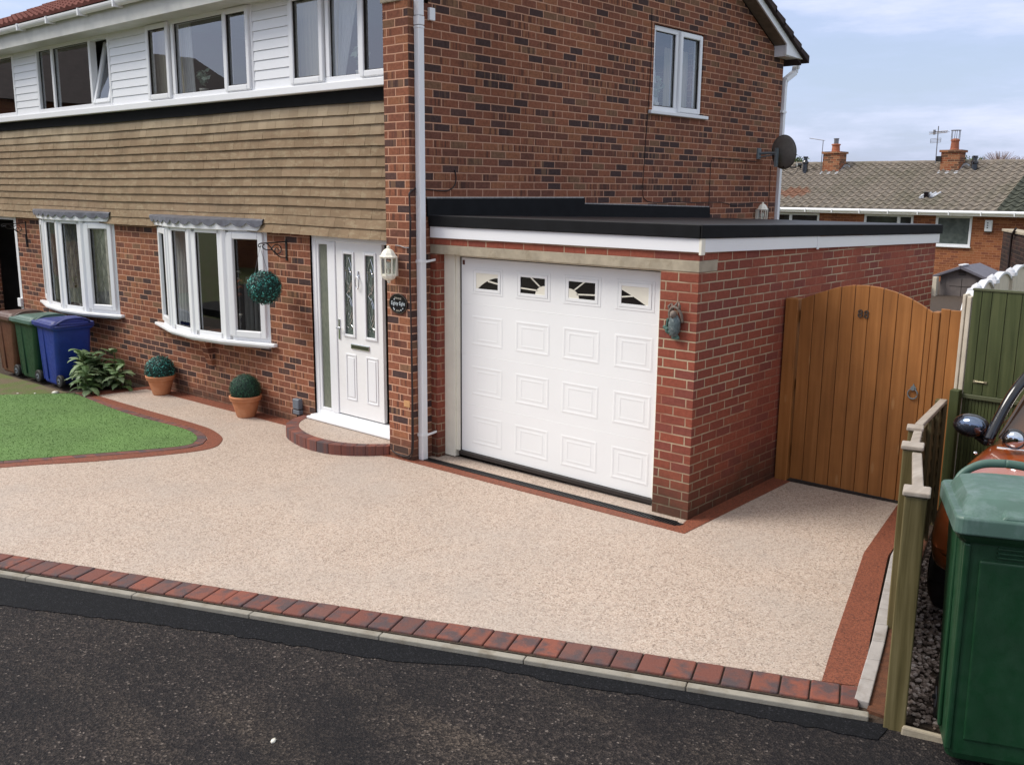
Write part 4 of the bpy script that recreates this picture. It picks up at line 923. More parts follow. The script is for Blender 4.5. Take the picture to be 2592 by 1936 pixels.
# ------------------------------------------------------------------ door step
st = root('door_step', (-4.1, -.3, -.06), 'rounded door step with dark brick rim and cream resin top below the front door', 'step')
oo = smooth_line([(-4.98, -.02), (-4.93, -.20), (-4.76, -.43), (-4.50, -.56), (-4.12, -.64), (-3.78, -.62), (-3.52, -.50), (-3.36, -.36), (-3.27, -.262)], 8)
ii = smooth_line([(-4.85, -.02), (-4.80, -.17), (-4.66, -.33), (-4.44, -.45), (-4.12, -.525), (-3.80, -.505), (-3.56, -.40), (-3.40, -.26), (-3.30, -.15)], 8)
MB().prism(ii + [(-3.27, -.02)], -.15, .046, lambda x, y: 0).build('step_top', 'resin', st)
mb = MB(); k = 0
while k < len(oo)-1:
    j = min(k+4, len(oo)-1)
    for a in range(k, j): pass
    seg_o, seg_i = oo[k:j+1], ii[k:j+1]
    poly = seg_o + list(reversed(seg_i)); cx = sum(q[0] for q in poly)/len(poly); cy = sum(q[1] for q in poly)/len(poly)
    poly = [(cx+(a-cx)*.97, cy+(b-cy)*.985) for a, b in poly]
    mb.prism(poly, -.15, .050, lambda x, y: 0); k = j
mb.build('brick_rim', 'block', st, bevel=.010, seg=3)

# ------------------------------------------------------------------ things on and around the house
def lantern(loc, label, P, u, v, group):
    """half lantern: cap, body frame, glass, base finial; P maps (u,v,d)"""
    t = root('wall_lantern', loc, label, 'lantern', group)
    cz = v; R_ = .070
    def Q(r, a, z): return P(u + r*1.28*math.sin(a), z, .008 + .085 + r*math.cos(a))
    def ring(mb, prof, n=8):
        base = len(mb.v)
        for r, z in prof:
            for k in range(n): mb.v.append(Q(r, 2*math.pi*(k+.5)/n, z))
        for i in range(len(prof)-1):
            for k in range(n): k2 = (k+1) % n; mb.f.append((base+i*n+k, base+i*n+k2, base+(i+1)*n+k2, base+(i+1)*n+k))
        mb.f.append(tuple(base+k for k in range(n))); mb.f.append(tuple(base+(len(prof)-1)*n+k for k in range(n)))
    mb = MB(); ring(mb, [(.078, cz+.070), (.080, cz+.077), (.066, cz+.088), (.056, cz+.112), (.040, cz+.136), (.022, cz+.148), (.011, cz+.155), (.015, cz+.163), (.011, cz+.173), (.002, cz+.177)])
    mb.build('lantern_cap', 'cream', t, bevel=.002)
    mb = MB()
    for k in range(8):
        a = 2*math.pi*(k+.5)/8; mb.tube([Q(.064, a, cz-.095), Q(.070, a, cz+.072)], .0062, 6)
    ring(mb, [(.066, cz-.108), (.068, cz-.090), (.062, cz-.088)]); ring(mb, [(.068, cz+.060), (.071, cz+.073), (.066, cz+.073)])
    mb.build('lantern_frame', 'cream', t)
    mb = MB(); ring(mb, [(.060, cz-.09), (.064, cz+.065)]); mb.build('lantern_glass', 'glass_lantern', t)
    mb = MB(); ring(mb, [(.060, cz-.107), (.056, cz-.125), (.040, cz-.138), (.022, cz-.146), (.010, cz-.156), (.014, cz-.165), (.004, cz-.175)]); mb.bp(P, u-.030, u+.030, cz-.11, cz+.07, .0, .020); mb.build('lantern_base', 'cream', t)
    mb = MB(); c = Q(0, 0, cz-.01); mb.ball(c, .026, .026, .040, 10, 8); c2 = Q(0, 0, cz-.065); mb.ball(c2, .013, .013, .03, 8, 6); mb.build('bulb', 'white_pot', t, smooth=True)
    return t
lantern((-3.132, YP, 1.86), 'cream half lantern on the brick pier between the white front door and the downpipe', front(YP), -3.132, 1.856, 'cream wall lanterns')
lantern((XS, 6.46, 2.25), 'cream lantern on the house side wall just above the garage roof', side(XS), 6.46, 2.235, 'cream wall lanterns')

# oval house sign
sg_ = root('house_sign', (-3.098, YP, 1.483), 'black oval house sign with white gothic lettering under the lantern on the pier', 'sign')
FP = front(YP); mb = MB()
ov = [(-3.098+.130*math.cos(a), 1.483+.098*math.sin(a)) for a in [2*math.pi*k/36 for k in range(36)]]
mb.prismP(FP, ov, .0, .012); mb.build('oval_plate', 'car_black', sg_, bevel=.004)
ov2 = [(-3.098+.124*math.cos(a), 1.483+.092*math.sin(a), 0) for a in [2*math.pi*k/36 for k in range(37)]]
MB().tube([FP(u, v, .012) for u, v, _ in ov2], .0022, 5, caps=False).build('rim', simple('bronze', (.10, .06, .03), .4, .2), sg_)
M['sign_white'] = simple('sign_enamel', (.55, .62, .66), .4, .1)
M['sign_cream'] = simple('sign_cream', (.42, .40, .34), .5, .1)
text_obj('lettering', 'Eighty Eight', .049, FP, -3.098, 1.486, .0125, 'sign_white', sg_, .001, squeeze=.86, shear=.12)
mb = MB(); rq = random.Random(9)
for k in range(9): x_ = -3.098-.042+k*.0105; mb.bp(FP, x_-.0022, x_+.0022, 1.532-(k*.0012), 1.546-(k*.0012), .0125, .0135); mb.bp(FP, x_-.001, x_+.006, 1.538+rq.uniform(-.005, .005), 1.541, .0125, .0135)
for k in range(5): x_ = -3.098-.024+k*.0115; mb.bp(FP, x_-.0022, x_+.0022, 1.409, 1.424, .0125, .0135); mb.bp(FP, x_, x_+.007, 1.414, 1.417, .0125, .0135)
mb.build('small_lettering', 'sign_cream', sg_)
mb = MB()
for u, v in ((-3.160, 1.437), (-3.151, 1.425), (-3.055, 1.424), (-3.030, 1.441), (-3.150, 1.522)): mb.lathe([(.0075, 0), (.005, .002)], u, v, .0125, 8, P=lambda a, b, c: FP(a, b, c))
mb.build('flower_motifs', 'sign_white', sg_)

# leaf ball
def leafball(mb, c, r, n, ls, rg, flat=.55):
    for i in range(n):
        z = 1-2*(i+.5)/n; ph = i*2.39996+rg.uniform(-.2, .2); q = math.sqrt(1-z*z)
        d = Vector((q*math.cos(ph), q*math.sin(ph), z)); t = d.cross(Vector((rg.uniform(-1, 1), rg.uniform(-1, 1), rg.uniform(-1, 1)))).normalized(); b = d.cross(t)
        d2 = (d+t*rg.uniform(-flat, flat)+b*rg.uniform(-flat, flat)).normalized(); t = d2.cross(b).normalized(); b = d2.cross(t)
        p = Vector(c)+d*(r*rg.uniform(.90, 1.02)); L_, w_ = ls*rg.uniform(.7, 1.25), ls*rg.uniform(.38, .6)
        mb.quad([p-t*L_*.5, p+b*w_*.5, p+t*L_*.5+d2*L_*.12, p-b*w_*.5])
def topiary(loc, r, label, mat, n, ls, seed, group=None):
    t = root('topiary_ball', loc, label, 'topiary', group); rg = random.Random(seed)
    MB().ball(loc, r*.93, r*.93, r*.93, 20, 14).build('core', 'topiary_core', t, smooth=True)
    mb = MB(); leafball(mb, loc, r, n, ls, rg); mb.build('foliage', mat, t); return t
hb = topiary((-5.225, -.315, 1.484), .188, 'teal plastic topiary ball hanging by chains from the black wall bracket', 'topiary_teal', 1500, .030, 1, 'topiary balls')
mb = MB()
for a in (0, 2.1, 4.2): mb.tube([(-5.22, -.35, 1.93), (-5.225+.10*math.cos(a), -.315+.10*math.sin(a), 1.62)], .0018, 4)
mb.build('chain', 'ant', hb)
# bracket
bt = root('hanging_bracket', (-5.21, YW, 1.88), 'black wrought iron scroll bracket on the wall beside the larger bow window', 'bracket', 'black hanging brackets')
def bracket(t, bx):
    B = lambda y, z: (bx, YW - y, z)
    mb = MB(); mb.box(bx-.014, bx+.014, YW-.012, YW, 1.765, 2.0); mb.build('back_plate', 'black_iron', t, bevel=.004)
    mb = MB(); mb.tube([B(.0, 1.972), B(.335, 1.965)], .0075, 6)
    mb.tube([B(.335, 1.965), B(.36, 1.955), B(.365, 1.935), B(.345, 1.925), B(.33, 1.94)], .006, 6); mb.build('arm', 'black_iron', t)
    mb = MB(); sp = [B(.125+.075*(1-k/22)*math.cos(k*.5), 1.885+.070*(1-k/22)*math.sin(k*.5)) for k in range(20)]; mb.tube(sp, .006, 6)
    mb.tube(smooth_line([B(.01, 1.80), B(.09, 1.81), B(.16, 1.86), B(.21, 1.92), B(.26, 1.965)]), .007, 6)
    mb.tube(smooth_line([B(.19, 1.90), B(.25, 1.892), B(.30, 1.91), B(.31, 1.94), B(.285, 1.95)]), .006, 6)
    mb.build('scroll', 'black_iron', t)
bracket(bt, -5.21)
bt2 = root('hanging_bracket', (-12.13, YW, 1.8), 'black iron bracket on the neighbouring brickwork at the far left beside the smaller bow window', 'bracket', 'black hanging brackets'); ORG[bt2] = Vector((-12.13, YW, 1.8)); bracket(bt2, -12.13)
MB().tube([(-12.13, -.03, 1.80), (-12.11, -.03, 1.60)], .014, 6).build('spike', 'black_iron', bt2)

# potted topiary
def pot(loc, label):
    x, y, z = loc; t = root('plant_pot', loc, label, 'plant pot', 'terracotta pots by the front wall')
    mb = MB(); mb.lathe([(.098, 0), (.108, .01), (.150, .155), (.160, .195), (.178, .200), (.180, .212), (.176, .222), (.186, .226), (.188, .252), (.180, .258), (.166, .256), (.160, .215), (.0, .21)], x, y, z, 36); mb.build('pot_body', 'terracotta', t, smooth=True)
    MB().lathe([(.162, .213), (.10, .235), (.0, .24)], x, y, z, 16, caps=False).build('compost', 'soil', t)
p1 = (-7.80, -.222, gz(-7.8, -.22)); p2 = (-5.84, -.222, gz(-5.84, -.22))
pot(p1, 'terracotta pot under the left end of the larger bow window, holding a teal ball'); pot(p2, 'terracotta pot between the bow window and the front door, holding a dark green ball')
topiary((p1[0], p1[1], p1[2]+.315), .192, 'teal topiary ball in the terracotta pot beside the leafy plant', 'topiary_teal', 1500, .028, 2, 'topiary balls')
topiary((p2[0], p2[1], p2[2]+.325), .183, 'dark green topiary ball in the terracotta pot nearest the front door', 'topiary_green', 3200, .017, 3, 'topiary balls')

# outdoor socket
so = root('outdoor_socket', (-5.06, YW, .16), 'grey weatherproof electric socket low on the wall left of the front door', 'socket')
WF = front(YW)
MB().bp(WF, -5.125, -5.010, .105, .225, .0, .065).build('cover', 'greypl', so, bevel=.014, seg=3)
MB().bp(WF, -5.127, -5.008, .045, .098, .0, .060).build('base_box', 'greypl', so, bevel=.010, seg=3)
MB().bp(WF, -5.12, -5.015, .098, .106, .0, .058).build('seam', 'dark_trim', so)
MB().tube([WF(-5.07, .045, .03), WF(-5.075, .01, .035), WF(-5.07, -.04, .03)], .010, 8).build('cable_gland', 'rubber', so)

# cables
mb = MB()
px, py = -2.912, -.268
mb.tube(smooth_line([(-2.905, -.20, 2.56), (-2.918, -.262, 2.52), (px, py, 2.44), (px+.002, py, 2.2), (px-.012, py, 1.9), (px-.004, py, 1.5), (px-.002, py, 1.1), (px, py, .7), (px-.006, py, .3), (px-.010, py, .12), (px-.03, py, .03), (px-.10, py, -.005), (px-.22, py-.005, .00), (px-.30, py, .015)], 8), .0075, 6)
mb.tube(smooth_line([(px+.010, py+.004, 2.3), (px-.004, py, 1.7), (px+.008, py, .9), (px+.012, py, .25), (px+.006, py, .10), (px-.02, py, .01), (px-.08, py, -.02)], 8), .005, 6)
o = mb.build('cable', 'cable', org=(px, py, 0), smooth=True); tag(o, 'dark brown cables running down the corner of the brick pier beside the white downpipe', 'cable')
mb = MB(); Z = lambda y, z, d=.006: (XS+d, y, z)
mb.tube(smooth_line([Z(-.19, 2.56), Z(-.035, 2.553), Z(.16, 2.54), Z(.27, 2.555), Z(.329, 2.60), Z(.345, 2.668), Z(.325, 2.741)], 6), .0055, 6)
o = mb.build('cable', 'cable', org=(XS, .1, 2.55), smooth=True); tag(o, 'dark cable looping up the side wall just right of the downpipe above the garage felt', 'cable')
mb = MB(); mb.tube(smooth_line([Z(-.25, 2.03), Z(-.26, 2.04)], 2), .003, 4); mb.tube([FP(-3.12, 2.035, .01), FP(-3.05, 2.03, .01), FP(-2.99, 2.018, .012), FP(-2.93, 2.02, .015)], .004, 5)
o = mb.build('cable', 'greypl', org=(-3.05, YP, 2.03)); tag(o, 'short grey flex running from the top of the pier lantern to the downpipe', 'cable')
mb = MB(); mb.tube(smooth_line([Z(3.60, 4.6), Z(3.616, 3.944), Z(3.56, 3.1), Z(3.537, 2.558), Z(3.60, 2.45), Z(3.733, 2.42), Z(4.016, 2.412), Z(4.281, 2.425), Z(4.7, 2.41), Z(5.152, 2.412), Z(5.5, 2.405), Z(5.836, 2.365), Z(6.245, 2.402), Z(6.766, 2.40)], 5), .0042, 5)
o = mb.build('cable', 'cable', org=(XS, 5, 2.4), smooth=True); tag(o, 'thin brown cable dropping left of the side window then sagging above the garage roof', 'cable')
mb = MB(); mb.tube([Z(5.106, 2.36), Z(5.103, 2.92), Z(5.14, 2.99), Z(5.8, 2.985), Z(6.386, 2.97)], .0045, 5); mb.tube([Z(6.80, 2.92), Z(6.82, 2.10)], .0045, 5)
o = mb.build('cable', 'cable', org=(XS, 5.1, 2.9)); tag(o, 'brown dish cable running square across the side wall to the satellite dish arm', 'cable')
o = MB().bp(SD, -.012, .058, 4.055, 4.165, .0, .035).build('sensor_box', 'upvc', org=(XS, .02, 4.11), bevel=.006); tag(o, 'small white box on the brickwork just right of the downpipe joint', 'junction box')

# satellite dish, seen from behind
sdh = root('satellite_dish', (-2.62, 6.5, 3.1), 'weathered dark satellite dish on a galvanised arm at the rear corner of the side wall', 'satellite dish')
nrm = Vector((.17, .985, .10)).normalized(); cdh = Vector((-2.61, 6.50, 3.10)); tx = nrm.cross(Vector((0, 0, 1))).normalized(); tz = tx.cross(nrm)
mb = MB(); base = 0; NR, NA = 7, 36
for k in range(NR+1):
    r_ = .225*k/NR
    for a in range(NA):
        th = 2*math.pi*a/NA; p = cdh + tx*(r_*.92*math.cos(th)) + tz*(r_*1.04*math.sin(th)) + nrm*(r_*r_*.95); mb.v.append(tuple(p))
for k in range(NR):
    for a in range(NA): a2 = (a+1) % NA; mb.f.append((k*NA+a, k*NA+a2, (k+1)*NA+a2, (k+1)*NA+a))
mb.build('reflector', 'dish', sdh, smooth=True, solid=.005)
MB().tube([tuple(cdh + tx*(.225*.92*math.cos(t)) + tz*(.225*1.04*math.sin(t)) + nrm*.048) for t in [2*math.pi*k/36 for k in range(37)]], .005, 6, caps=False).build('rim', 'dish', sdh)
mb = MB(); mb.box(-2.926, -2.905, 6.36, 6.46, 3.01, 3.16); mb.tube([(-2.915, 6.42, 3.09), (-2.66, 6.45, 3.09)], .019, 8); mb.box(-2.68, -2.645, 6.42, 6.48, 2.90, 3.16); mb.tube([(-2.915, 6.42, 3.03), (-2.70, 6.45, 3.07)], .010, 6)
mb.build('wall_arm', 'galv', sdh, bevel=.003)
tip = cdh + nrm*.34 - tz*.20 + tx*.03
mb = MB(); mb.tube([tuple(cdh - tz*.20 + nrm*.03), tuple(tip - nrm*.05 - tz*.03)], .011, 6); mb.build('feed_arm', 'black_iron', sdh)
mb = MB(); mb.tube([tuple(tip - nrm*.03), tuple(tip + nrm*.06)], .026, 10); mb.tube([tuple(tip + nrm*.05), tuple(tip + nrm*.06 - tz*.05)], .014, 8); mb.build('receiver', 'black_iron', sdh, smooth=False)
MB().ball(tuple(tip - nrm*.04), .022, .022, .03, 10, 8).build('receiver_cap', 'white_pot', sdh, smooth=True)
mb = MB(); mb.tube(smooth_line([tuple(tip - tz*.05), tuple(tip - tz*.12 - nrm*.1), tuple(cdh - tz*.28 + nrm*.1), tuple(cdh - tz*.22)], 5), .004, 5); mb.build('lead_wire', 'cable', sdh)

# wall plaque: perched bird under carved leaves
ow = root('wall_ornament', (-.172, .0, 1.58), 'verdigris bird shaped ornament hung on the right garage pier', 'ornament')
mb = MB(); mb.ball((-.170, -.040, 1.545), .050, .038, .092, 16, 12); mb.build('body', 'owlbody', ow, smooth=True)
mb = MB(); mb.ball((-.172, -.060, 1.632), .027, .028, .030, 14, 10); mb.ball((-.172, -.086, 1.622), .010, .012, .016, 8, 6); mb.build('head', 'owlhead', ow, smooth=True)
mb = MB(); mb.tube(smooth_line([(-.215, -.02, 1.57), (-.222, -.035, 1.63), (-.205, -.04, 1.672), (-.172, -.045, 1.688), (-.140, -.04, 1.670), (-.118, -.03, 1.628), (-.118, -.015, 1.57)], 5), .012, 7)
for x0_, z0_, s_ in ((-.205, 1.69, 1), (-.145, 1.70, 1.25)):
    for dx in (-.014, .012): mb.tube([(x0_+dx, -.035, z0_-.03), (x0_+dx*1.3, -.045, z0_), (x0_+dx*.2, -.035, z0_+.024*s_)], [.011, .011, .003], 6)
mb.build('leafy_surround', 'owlhead', ow, smooth=True)
mb = MB(); rq = random.Random(4)
for k in range(14):
    t = k/13; x_ = -.262+.115*t; z_ = 1.525-.075*math.sin(t*1.6); mb.ball((x_+rq.uniform(-.008, .008), -.022-rq.uniform(0, .015), z_+rq.uniform(-.012, .012)), .018, .014, .014, 7, 5)
mb.tube([(-.25, -.02, 1.53), (-.235, -.03, 1.59)], .013, 6)
mb.build('foliage_base', 'verdigris', ow, smooth=False)

# ------------------------------------------------------------------ curtains and window display
def drape(name, P, pts_top, pts_bot, z0_, z1_, mat, label, cat, waves=9, amp=.018):
    mb = MB(); n = waves*6
    for i in range(n+1):
        t = i/n
        for k in range(7):
            q = k/6; u = (pts_top[0]+(pts_top[1]-pts_top[0])*t)*(1-q)+(pts_bot[0]+(pts_bot[1]-pts_bot[0])*t)*q
            mb.v.append(P(u, z1_+(z0_-z1_)*q, -.10+amp*math.sin(t*waves*2*math.pi)*(1-.3*q)))
    for i in range(n):
        for k in range(6): a = i*7+k; mb.f.append((a, a+7, a+8, a+1))
    c0 = P((pts_bot[0]+pts_bot[1])/2, z0_, -.1)
    o = mb.build(name, mat, org=c0, smooth=True); tag(o, label, cat); return o
UPF = front(-.06)
drape('curtain', UPF, (-7.98, -7.20), (-7.98, -7.20), 3.60, 4.46, 'curtain', 'cream curtain behind the left opening pane of the middle upstairs window', 'curtain')
drape('curtain', UPF, (-7.44, -7.05), (-7.42, -7.00), 3.60, 4.46, 'net', 'white net curtain in the big pane of the middle upstairs window', 'curtain')
drape('curtain', UPF, (-5.75, -5.50), (-5.80, -5.52), 3.60, 4.46, 'net', 'narrow net strip at the right edge of the middle upstairs window', 'curtain', 4)
drape('curtain', UPF, (-5.20, -4.55), (-5.20, -4.55), 3.60, 4.46, 'curtain', 'left cream curtain in the first pane of the window over the front door', 'curtain')
drape('curtain', UPF, (-4.52, -4.20), (-4.52, -4.26), 3.60, 4.46, 'curtain', 'narrow right cream curtain in the first pane of the window over the front door', 'curtain', 4)
drape('curtain', UPF, (-4.30, -3.95), (-4.32, -4.20), 3.60, 4.46, 'net', 'net curtain drawn back behind the centre pane over the front door', 'curtain', 5)
SPF = side(XS-.12)
drape('curtain', SPF, (3.62, 3.95), (3.98, 4.16), 3.53, 4.46, 'net', 'net curtain swept back behind the left pane of the side window', 'curtain', 5)
drape('curtain', SPF, (4.24, 4.80), (4.24, 4.80), 3.53, 4.30, 'curtain', 'cream curtain behind the right opening pane of the side window', 'curtain', 7)
def houseplant(loc, h, label, name='house_plant', n=60, ls=.09, mat='tree_leaf', seed=1, spread=.12):
    t = root(name, loc, label, 'house plant'); rg = random.Random(seed); x, y, z = loc
    mb = MB(); mb.lathe([(.035, 0), (.055, .10), (.058, .11)], x, y, z, 14); mb.build('pot', 'white_pot', t, smooth=True)
    mb = MB()
    for i in range(n):
        a = rg.uniform(0, 6.28); e = rg.uniform(.15, 1.3); r = rg.uniform(.3, 1); c = Vector((x+math.cos(a)*spread*r*math.sin(e), y+math.sin(a)*spread*.6*r*math.sin(e), z+.11+(h-.11)*r*math.cos(e*.7)))
        d = Vector((rg.uniform(-1, 1), rg.uniform(-1, 1), rg.uniform(-.3, 1))).normalized(); b = d.cross(Vector((rg.uniform(-1, 1), 1, 0))).normalized()
        mb.quad([c-d*ls*.5, c+b*ls*.25, c+d*ls*.5, c-b*ls*.25])
    mb.build('leaves', mat, t)
M['pale_leaf'] = leaf_mat('pale_leaf', [(0, (.16, .24, .16)), (1, (.42, .52, .40))])
houseplant((-6.95, .12, 3.60), .34, 'pale leafy plant on the sill of the middle upstairs window', seed=2, mat='pale_leaf')
houseplant((-4.03, .12, 3.60), .38, 'pale leafy plant on the sill of the window over the front door', seed=3, mat='pale_leaf')
houseplant((XS-.22, 4.06, 3.52), .42, 'spidery pale plant on the sill of the side window', seed=4, mat='pale_leaf')
# larger bow window: vase of flowers, white chair
vs = root('flower_vase', (-6.48, .10, .80), 'cream vase of orange and white flowers standing in the larger bow window', 'vase')
MB().lathe([(.055, 0), (.05, .05), (.065, .12), (.055, .17), (.085, .235), (.08, .235), (.05, .17)], -6.48, .10, .80, 18).build('vase_body', 'white_pot', vs, smooth=True)
mb = MB(); rq = random.Random(8); heads = []
for k in range(12):
    hx, hy, hz = -6.48+rq.uniform(-.12, .16), .10+rq.uniform(-.08, .08), .80+rq.uniform(.42, .78); heads.append((hx, hy, hz)); mb.tube([(-6.48, .10, 1.0), ((hx-6.48)/2, (hy+.1)/2, hz-.15), (hx, hy, hz)], .004, 4)
mb.build('stems', 'tree_leaf', vs)
M['petal_o'] = simple('orange_petal', (.55, .16, .06), .6, .3); 
for nm, hs, mt in (('orange_flowers', heads[:8], 'petal_o'), ('white_flowers', heads[8:], 'white_pot')):
    mb = MB()
    for hx, hy, hz in hs:
        for k in range(7): a = k*.9; mb.quad([(hx, hy, hz), (hx+.05*math.cos(a), hy+.05*math.sin(a), hz+.02), (hx+.07*math.cos(a+.3), hy+.07*math.sin(a+.3), hz-.01), (hx+.05*math.cos(a+.6), hy+.05*math.sin(a+.6), hz+.02)])
    mb.build(nm, mt, vs)
drape('curtain', front(-.10), (-7.95, -7.15), (-7.95, -7.25), .86, 2.06, 'net', 'pale drape at the left end inside the larger bow window', 'curtain', 10)
chs = root('white_chair', (-7.25, .75, .02), 'white carved chair seen through the second pane of the larger bow window', 'chair')
MB().box(-7.55, -7.05, .45, .95, .48, .55).build('seat', 'white_pot', chs, bevel=.02)
mb = MB(); mb.frame(front(.0), -7.55, -7.05, .60, 1.30, .06, -.98, -.92); mb.bp(front(0), -7.50, -7.10, 1.24, 1.38, -.98, -.92)
for k in range(4): mb.bp(front(0), -7.44+k*.1, -7.40+k*.1, .65, 1.25, -.97, -.93)
mb.build('backrest', 'white_pot', chs, bevel=.01)
for dx in (-7.53, -7.10):
    for dy in (.47, .90): MB().tube([(dx, dy, .02), (dx+.02, dy, .5)], .022, 8).build('leg', 'white_pot', chs)
# smaller bow window: pale patterned blind and a plant on a blue box
drape('curtain', front(-.16), (-11.5, -9.25), (-11.5, -9.25), .86, 2.06, simple('patterned_drape', (.30, .29, .24), .9, .35, 10), 'patterned grey green drape across the inside of the smaller bow window', 'curtain', 16, .02)
houseplant((-10.45, .03, .80), .52, 'green plant on the sill of the smaller bow window', seed=6, n=70, ls=.10, spread=.2)

# ------------------------------------------------------------------ leafy plant in the bed
pl = root('leafy_plant', (-8.95, -.50, gz(-8.95, -.5)), 'broad leaved green plant growing against the front wall beside the blue bin', 'plant')
rg = random.Random(17); cx, cy, cz = -8.98, -.58, gz(-8.9, -.5)
mbs = MB()
def bigleaf(mb, base, az_, el0, L_, w_, rg):
    p = Vector(base); el_ = el0; n = 8; rows_ = []
    for i in range(n+1):
        t = i/n; d = Vector((math.cos(az_)*math.cos(el_), math.sin(az_)*math.cos(el_), math.sin(el_))); side_ = Vector((-math.sin(az_), math.cos(az_), 0)); nm = side_.cross(d)
        ww = w_*math.sin(math.pi*min(1, t*.93+.05))**.7*(1-.25*t)*(1+.14*math.sin(i*2.4))
        rows_.append((p + side_*ww + nm*(.20*ww+rg.uniform(-.004, .004)), p.copy(), p - side_*ww + nm*(.20*ww+rg.uniform(-.004, .004)))); p += d*(L_/n); el_ -= rg.uniform(.10, .26)*1.1
    b = len(mb.v)
    for r_ in rows_: mb.v += [tuple(q) for q in r_]
    for i in range(n):
        a = b+3*i; mb.f += [(a, a+3, a+4, a+1), (a+1, a+4, a+5, a+2)]
leaves = MB()
for s_ in range(22):
    sa = rg.uniform(0, 6.28); sr = rg.uniform(0, .46); bx, by = cx+sr*math.cos(sa)*1.35, min(cy+sr*math.sin(sa)*.8, -.16); hgt = rg.uniform(.22, .55); tx_, ty_ = rg.uniform(-.16, .16), rg.uniform(-.18, .06)
    top_ = Vector((bx+tx_, by+ty_, cz+hgt)); mbs.tube([(bx, by, cz), (bx+tx_*.4, by+ty_*.4, cz+hgt*.5), tuple(top_)], [.012, .010, .006], 6)
    for k in range(14):
        t = .15+.85*k/13; b0 = Vector((bx, by, cz)).lerp(top_, t); a = k*2.4+sa+rg.uniform(-.3, .3)
        if math.sin(a) > .3 and b0.y > -.42: a = -a
        bigleaf(leaves, b0, a, rg.uniform(.25, .95) if t < .85 else rg.uniform(.9, 1.35), rg.uniform(.20, .34)*(1.1-.35*t), rg.uniform(.040, .068), rg)
leaves.build('leaves', 'bigleaf', pl, smooth=False); mbs.build('stems', 'tree_leaf', pl)
sp = root('weed', (-12.6, -1.35, gz(-12.6, -1.35)), 'bright green grass tuft at the left edge of the lawn', 'weed'); lv = MB(); rg = random.Random(3)
for k in range(14): bigleaf(lv, (-12.45+rg.uniform(-.05, .05), -1.75+rg.uniform(-.05, .05), gz(-12.4, -1.7)), rg.uniform(0, 6.28), rg.uniform(.7, 1.3), rg.uniform(.15, .28), .010, rg)
lv.build('blades', 'blade', sp)

